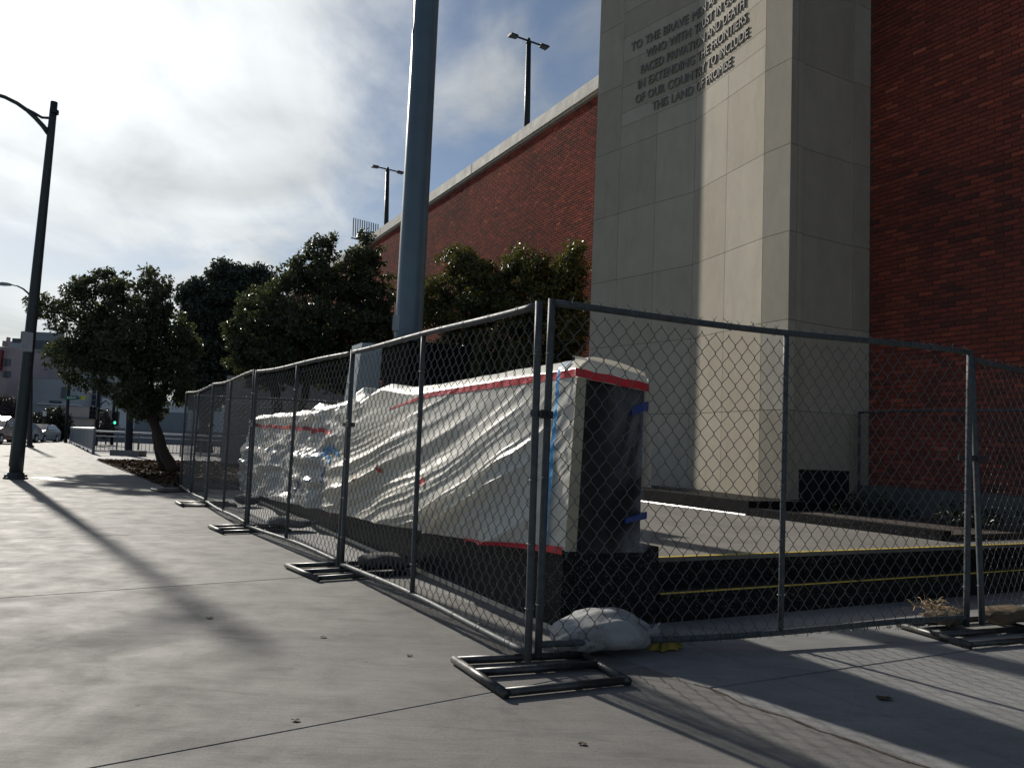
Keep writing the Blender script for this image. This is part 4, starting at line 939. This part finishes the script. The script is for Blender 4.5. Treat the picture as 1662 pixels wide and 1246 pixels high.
m = MB(); m.tube([D(x, y, yb) for x, y in [(82, 192), (68, 191), (56, 184), (46, 178)]], .03, 8); m.obj('arm_brace', 'lamp paint', t, True)
for (x, y) in ((88, 182), (80, 212)):
    p = D(x, y, yb); m = MB(); m.tube([p-[0, 0, .04], p+[0, 0, .04]], .092, 16); m.obj('band', 'dark iron', t)
sgn = [D(34, 570, yb-.16), D(52, 571, yb-.16), D(54, 540, yb-.16), D(37, 537, yb-.16)]
m = MB(); dd = np.array([0, .012, 0]); m.hexa([sgn[0], sgn[1], sgn[1]+dd, sgn[0]+dd, sgn[3], sgn[2], sgn[2]+dd, sgn[3]+dd]); so = m.obj('street_sign_plate', 'sign back')
tag(so, 'small blank grey sign plate strapped to the tall street lamp at left', 'sign')
b2_ = D(49, 715, 41)*np.array([1, 1, 0]); 
street_lamp('distant street lamp mostly hidden behind the tall lamp, its arm pointing left', b2_, D(52, 470, 41), .13, .08,
            [D(x, y, 41) for x, y in [(51, 485), (46, 476), (38, 469), (28, 464), (18, 462)]])
# thin post at the left edge
tp = MB(); c = G(16, 756); tp.tube([(c[0], c[1], 0), (c[0]+.03, c[1], 1.25)], .033, 10); o = tp.obj('meter_post', 'lamp paint', None, True); tag(o, 'thin grey post at the left edge behind the tall street lamp', 'post')
# rooftop lamps
def roof_lamp(label, x, ytop, ybot, depth, hw, tilt=.11):
    base = D(x-2, ybot+60, depth); top = D(x+2, ytop, depth); t = thing('roof_lamp', label, 'lamp', base, 'twin lamps on the parking roof')
    m = MB(); m.tube([base, top*.5+base*.5, top], [.12, .11, .09], 14); m.tube([top, top+[0, 0, .22]], [.10, .05], 12); m.obj('pole', 'dark iron', t, True)
    c = top+[0, 0, .12]; d_ = np.array([.86, .5, 0]); 
    for s_ in (-1, 1):
        m = MB(); a = c; e = c+d_*s_*hw*.60; m.tube([a, e], .035, 8); m.obj('arm', 'dark iron', t, True)
        n = np.array([-d_[1], d_[0], 0]); m = MB(); a = e; b_ = c+d_*s_*hw
        m.hexa([a-n*.10-[0, 0, .05], b_-n*.16-[0, 0, .05], b_+n*.16-[0, 0, .05], a+n*.10-[0, 0, .05], a-n*.08+[0, 0, .05], b_-n*.13+[0, 0, .02], b_+n*.13+[0, 0, .02], a+n*.08+[0, 0, .05]])
        m.obj('lamp_head', 'dark iron', t)
    return t
roof_lamp('nearest twin-headed lamp above the brick wall, against blue sky', 856, 72, 208, 27, .82)
roof_lamp('middle twin-headed lamp above the brick wall left of the flagpole', 627, 279, 375, 36, .80)
roof_lamp('farthest twin-headed lamp peeking over the middle tree', 469, 432, 452, 56, .62)
# pipe rack on the roof
rk = thing('pipe_rack', 'rack of thin looped upright pipes on the roof above the middle tree', 'rack', D(592, 392, 42))
pz = 42
for k in range(6):
    x = 573+k*7.2; y0 = 384+k*1.5; yt = 354+k*1.9
    m = MB(); m.tube([D(x, y0, pz), D(x+1.0, yt, pz), D(x+4.6, yt+.6, pz), D(x+3.8, y0+.6, pz)], .028, 6); m.obj('pipe', 'dark iron', rk)
m = MB(); m.tube([D(570, 386, pz), D(616, 396, pz)], .04, 6); m.tube([D(585, 390, pz), D(585, 440, pz)], .05, 6); m.tube([D(605, 394, pz), D(605, 440, pz)], .05, 6); m.obj('support', 'dark iron', rk)

# pale concrete wall seen under the middle tree
cwl = thing('concrete_wall', 'pale concrete block wall seen under the middle tree behind the fence', 'wall', D(460, 720, 29)*np.array([1, 1, 0]))
for k in range(5):
    for r_ in range(3):
        x0, x1 = 362+k*44, 362+(k+1)*44-1.0; p0, p1 = D(x0, 700, 29), D(x1, 700, 29); z0, z1 = r_*1.12, (r_+1)*1.12-.02
        m = MB(); dd = np.array([0, .3, 0]); m.hexa([[p0[0], p0[1], z0], [p1[0], p1[1], z0], [p1[0], p1[1]+.3, z0], [p0[0], p0[1]+.3, z0], [p0[0], p0[1], z1], [p1[0], p1[1], z1], [p1[0], p1[1]+.3, z1], [p0[0], p0[1]+.3, z1]]); m.obj('concrete_block', 'wall concrete', cwl)

# bridge railing
def railing(name, label, A, B, h, npost, solid, cat='railing'):
    A = np.array([*A[:2], 0.]); B = np.array([*B[:2], 0.]); t = thing(name, label, cat, (A+B)/2); up = np.array([0, 0, 1.])
    for k in range(npost):
        f = k/(npost-1); p = A*(1-f)+B*f; m = MB(); m.tube([p, p+up*h], .035, 6); m.obj('post', 'rail paint', t)
    m = MB(); m.tube([A+up*h, B+up*h], .06 if solid else .04, 8); m.obj('top_rail', 'rail cap', t)
    m = MB(); m.tube([A+up*.16, B+up*.16], .035, 6); m.obj('bottom_rail', 'rail cap', t)
    if not solid: m = MB(); m.tube([A+up*h*.80, B+up*h*.80], .03, 6); m.obj('middle_rail', 'rail cap', t)
    nb_ = int(np.linalg.norm(B-A)/(.12 if solid else .16)); m = MB()
    for k in range(nb_):
        f = (k+.5)/nb_; p = A*(1-f)+B*f; m.tube([p+up*.16, p+up*h*(.98 if solid else .8)], .028 if solid else .012, 4, False)
    o = m.obj('baluster', 'rail paint', t); o['kind'] = 'stuff'
    return t
railing('bridge_railing', 'solid looking blue grey railing along the far sidewalk edge', G(150, 737), G(113, 719), 1.12, 8, True)
railing('bridge_railing', 'low grey railing across the plaza behind the leaning tree', G(152, 737), G(420, 745), 1.02, 9, False)
# lamp column with concrete foot beyond the tree
c = G(208, 739); t = thing('lamp_column', 'dark round column on a concrete foot left of the leaning tree trunk', 'column', c)
m = MB(); m.tube([c, c+[.0, 0, .1], D(214, 560, c[1])], [.30, .17, .12], 14); m.obj('pole', 'dark iron', t, True)
m = MB(); m.box((c[0], c[1], -.02), 1.3, .7, .26); m.obj('footing', 'apron concrete', t)

# traffic lights and signs on the far corner
def pole_thing(name, label, cat, x, ybase, ytop, depth, r, group=None):
    a = D(x, ybase, depth); a[2] = min(a[2], 0); b = D(x+ (ybase-ytop)*.06, ytop, depth); t = thing(name, label, cat, (a[0], a[1], 0), group)
    m = MB(); m.tube([a, b], r, 10); m.obj('pole', 'dark iron', t, True); return t, a, b
def sig_head(t, x, y, depth, lit=False, w=.36, h=1.05):
    c = D(x, y, depth); m = MB(); m.box((c[0], c[1]-.1, c[2]-h/2), w, .2, h); m.obj('signal_head', 'plastic dark', t)
    for k in range(3):
        z = c[2]+(.32-.32*k); 
        m = MB(); m.tube([(c[0], c[1]-.36, z), (c[0], c[1]-.2, z)], .13, 12, False); m.obj('visor', 'plastic dark', t)
        m = MB(); m.tube([(c[0], c[1]-.235, z), (c[0], c[1]-.205, z)], .11, 12); m.obj('lens', 'green light' if lit and k == 2 else 'plastic dark', t)
t, a, b = pole_thing('traffic_light', 'traffic light on a dark pole showing green, left of the leaning tree', 'traffic light', 181, 722, 636, 58, .11, 'traffic lights at the far corner')
sig_head(t, 190, 679, 58, True); m = MB(); m.tube([D(184, 655, 58), D(191, 657, 58), D(190, 668, 58)], .05, 6); m.obj('bracket', 'dark iron', t)
t, a, b = pole_thing('traffic_light', 'traffic light on the thicker pole beside the green street sign, unlit side', 'traffic light', 155, 725, 632, 55, .14, 'traffic lights at the far corner')
sig_head(t, 153, 670, 54.6, False, .5, .85); m = MB(); m.tube([D(158, 660, 55), D(172, 650, 55), D(178, 656, 55)], .045, 6); m.tube([D(160, 665, 55), D(168, 666, 55)], .09, 6); m.obj('mast_arm', 'dark iron', t)
t, a, b = pole_thing('sign_pole', 'dark pole carrying the green street name sign and a small yellow sign', 'sign pole', 106, 722, 617, 57, .12)
def plate(name, x0, x1, y0, y1, depth, mat, parent):
    q_ = [D(x0, y1, depth), D(x1, y1, depth), D(x1, y0, depth), D(x0, y0, depth)]; dd = np.array([0, .04, 0]); m = MB()
    m.hexa([q_[0], q_[1], q_[1]+dd, q_[0]+dd, q_[3], q_[2], q_[2]+dd, q_[3]+dd]); return m.obj(name, mat, parent)
plate('street_name_sign', 105, 127, 642, 648.5, 56.8, 'sign green', t); plate('yellow_sign', 131, 138.5, 642.5, 648.5, 56.8, 'sign yellow', t)
for k in range(5): plate('lettering', 109+k*3.0, 110.8+k*3.0, 644, 646.5, 56.74, 'rail cap', t)
m = MB(); m.tube([D(107, 645, 57), D(139, 646, 57)], .05, 6); m.obj('mast_arm', 'dark iron', t)
t, a, b = pole_thing('small_sign', 'small pale sign on a thin post above the parked silver car', 'sign', 71, 706, 668, 62, .04); plate('plate', 69, 75, 666.5, 675, 61.9, 'rail cap', t)
# far cars
def car(label, x, depth, rz, mat, zoff=0., group='parked cars at the far corner', hgt=1.45):
    c = D(x, 700, depth); c[2] = zoff; t = thing('parked_car', label, 'car', c, group); ca, sa = cos(rz), sin(rz)
    def Tm(P): P = np.asarray(P, float); return np.stack([c[0]+ca*P[:, 0]-sa*P[:, 1], c[1]+sa*P[:, 0]+ca*P[:, 1], c[2]+P[:, 2]], 1)
    # length along y (front at -y), width along x
    prof = [(-2.15, .35), (-2.2, .62), (-2.05, .80), (-1.1, .98), (-.35, 1.40), (.5, hgt), (1.3, 1.36), (2.0, 1.0), (2.18, .85), (2.2, .4), (2.1, .28), (-2.0, .25)]
    n = len(prof); V = []
    for sgn_, ins in ((-1, 1), (1, 1)):
        for (y, z) in prof: w = .89-(.20*max(0, (z-.9)/.5)); V.append((sgn_*w, y, z))
    F = [tuple(range(n)), tuple(range(2*n-1, n-1, -1))]+[(i, n+i, n+(i+1) % n, (i+1) % n) for i in range(n)]
    mesh_obj('body', Tm(V), F, mat, t)
    for (y0, z0, y1, z1, nm) in ((-1.05, 1.01, -.38, 1.37, 'windscreen'), (1.95, 1.03, 1.35, 1.33, 'rear_window')):
        w0, w1 = .80, .66; e = -.02 if y0 < 0 else .02
        mesh_obj(nm, Tm([(-w0, y0+e, z0+.02), (w0, y0+e, z0+.02), (w1, y1+e, z1+.02), (-w1, y1+e, z1+.02)]), [(0, 1, 2, 3)], 'glass far', t)
    for s_ in (-1, 1):
        mesh_obj('side_window', Tm([(s_*.895, -.85, 1.0), (s_*.895, 1.6, 1.0), (s_*.73, 1.15, 1.33), (s_*.73, -.3, 1.36)]), [(0, 1, 2, 3)], 'glass far', t)
        m = MB(); 
        mesh_obj('headlight', Tm([(s_*.50, -2.20, .62), (s_*.84, -2.12, .62), (s_*.84, -2.06, .78), (s_*.50, -2.12, .78)]), [(0, 1, 2, 3)], 'rail cap', t)
        for y in (-1.35, 1.35):
            m = MB(); p = Tm([(s_*.70, y, .32), (s_*.91, y, .32)]); m.tube(p, .32, 18); wo = m.obj('wheel', 'tyre', t)
            m = MB(); p = Tm([(s_*.905, y, .32), (s_*.92, y, .32)]); m.tube(p, .19, 12); m.obj('rim', 'rail cap', wo)
    mesh_obj('grille', Tm([(-.45, -2.215, .45), (.45, -2.215, .45), (.45, -2.20, .62), (-.45, -2.20, .62)]), [(0, 1, 2, 3)], 'plastic dark', t)
    return t
car('dark red parked car cut off by the left picture edge', -8, 46, radians(12), 'car red', 0, hgt=1.62)
car('white parked car behind the base of the tall street lamp', 22, 52, radians(8), 'car white', -.05)
car('silver parked car right of the tall street lamp', 62, 57, radians(14), 'car silver', -.10, hgt=1.35)

# far buildings
def bldg(label, x0, x1, ytop, depth, mat, wins=(), bands=(), thick=18, name='far_building'):
    a, b = D(x0, ytop, depth), D(x1, ytop, depth); t = thing(name, label, 'building', ((a[0]+b[0])/2, depth, 0))
    def slab(nm, xa, xb, yt, yb, d0, th, mt, par=t):
        p, q_ = D(xa, yt, d0), D(xb, yt, d0); zb = D((xa+xb)/2, yb, d0)[2]; zt_ = (p[2]+q_[2])/2; m = MB()
        m.hexa([[p[0], d0, zb], [q_[0], d0, zb], [q_[0], d0+th, zb], [p[0], d0+th, zb], [p[0], d0, zt_], [q_[0], d0, zt_], [q_[0], d0+th, zt_], [p[0], d0+th, zt_]]); return m.obj(nm, mt, par)
    slab('wall', x0, x1, ytop, 722, depth, thick, mat)
    for (xa, xb, yt, yb, mt, pr) in bands: slab('facade_band', xa, xb, yt, yb, depth-pr, pr+.5, mt)
    for (xa, xb, yt, yb, nx) in wins:
        w = (xb-xa)/nx
        for k in range(nx):
            f = slab('window', xa+k*w, xa+(k+1)*w-.4, yt, yb, depth-.25, .5, 'bldg dark'); slab('pane', xa+k*w+.35, xa+(k+1)*w-.75, yt+.5, yb-.5, depth-.30, .12, 'glass far', f)
    return t
bldg('pale office block with dark top storey and window bands behind the lamp post', 16, 118, 556, 118, 'bldg pale',
     [(57, 82, 586, 594, 4), (57, 84, 601, 610, 4), (57, 84, 571, 580, 4)], [(34, 100, 539, 553, 'bldg grey', .3), (56, 100, 553, 566, 'bldg dark', .4), (50, 112, 614, 617, 'bldg white', 1.2), (20, 33, 549, 556, 'bldg dark', .1)])
bldg('pale lower wing with a single dark window in front of the office block', 48, 128, 616, 108, 'bldg pale', [(100, 109, 628, 646, 1)], [(60, 128, 655, 657, 'bldg white', .4), (80, 98, 650, 655, 'bldg dark', .3)])
bldg('grey wing with rows of bluish windows left of the white hall', 124, 168, 616, 112, 'bldg grey', [(127, 160, 629, 638, 6), (127, 160, 641, 648, 6), (127, 160, 650, 657, 6)])
bldg('beige low building behind the parked cars and shrubs', 82, 170, 660, 96, 'bldg beige', [], [(82, 170, 676, 678, 'bldg grey', .3)])
bldg('pink and grey narrow building at the left edge', -30, 16, 562, 104, 'bldg pink', [(5, 15, 582, 593, 2), (5, 15, 602, 612, 2), (-12, 2, 582, 593, 2)], [(4, 13, 553, 562, 'bldg pink', .0), (10.5, 13.5, 547, 553, 'bldg pink', .0), (-30, 3, 567, 600, 'car red', .5)])
bldg('bright white hall with a sloping roof behind the leaning tree', 166, 300, 649, 88, 'bldg white', [], [(220, 300, 668, 700, 'bldg grey', .4)])
wr = MB(); a, b, c_ = D(166, 656, 87.9), D(190, 640, 87.9), D(214, 650, 87.9); dd = np.array([0, 16, 0])
# gable of the hall
bo = [o for o in bpy.data.objects if o.name.startswith('far_building') and o.get('label', '').startswith('bright white')][0]
wr.add([a, D(214, 656, 87.9), c_, b, a+dd, D(214, 656, 87.9)+dd, c_+dd, b+dd], [(0, 1, 2, 3), (7, 6, 5, 4), (3, 2, 6, 7), (0, 3, 7, 4), (1, 2, 6, 5)]); wr.obj('gable', 'bldg white', bo)
# far retaining wall of the road cutting
rw = MB(); p, q_ = D(150, 700, 74), D(420, 700, 74); rw.hexa([[p[0], 74, -.05], [q_[0], 74, -.05], [q_[0], 75, -.05], [p[0], 75, -.05], [p[0], 74, 1.3], [q_[0], 74, 1.3], [q_[0], 75, 1.3], [p[0], 75, 1.3]])
tag(rw.obj('retaining_wall', 'bldg grey'), 'long low grey wall beyond the plaza railing', 'wall')

# small cast cover let into the sidewalk beside the tall lamp
uc = thing('utility_cover', 'small pale utility cover let into the sidewalk beside the tall street lamp', 'cover', G(80, 777))
cc_ = G(80, 777); m = MB(); m.box((cc_[0], cc_[1], .0005), .85, .42, .006, radians(-30)); m.obj('frame', 'sign back', uc)
m = MB(); m.box((cc_[0], cc_[1], .0066), .75, .34, .004, radians(-30)); m.obj('lid', 'rail cap', uc)
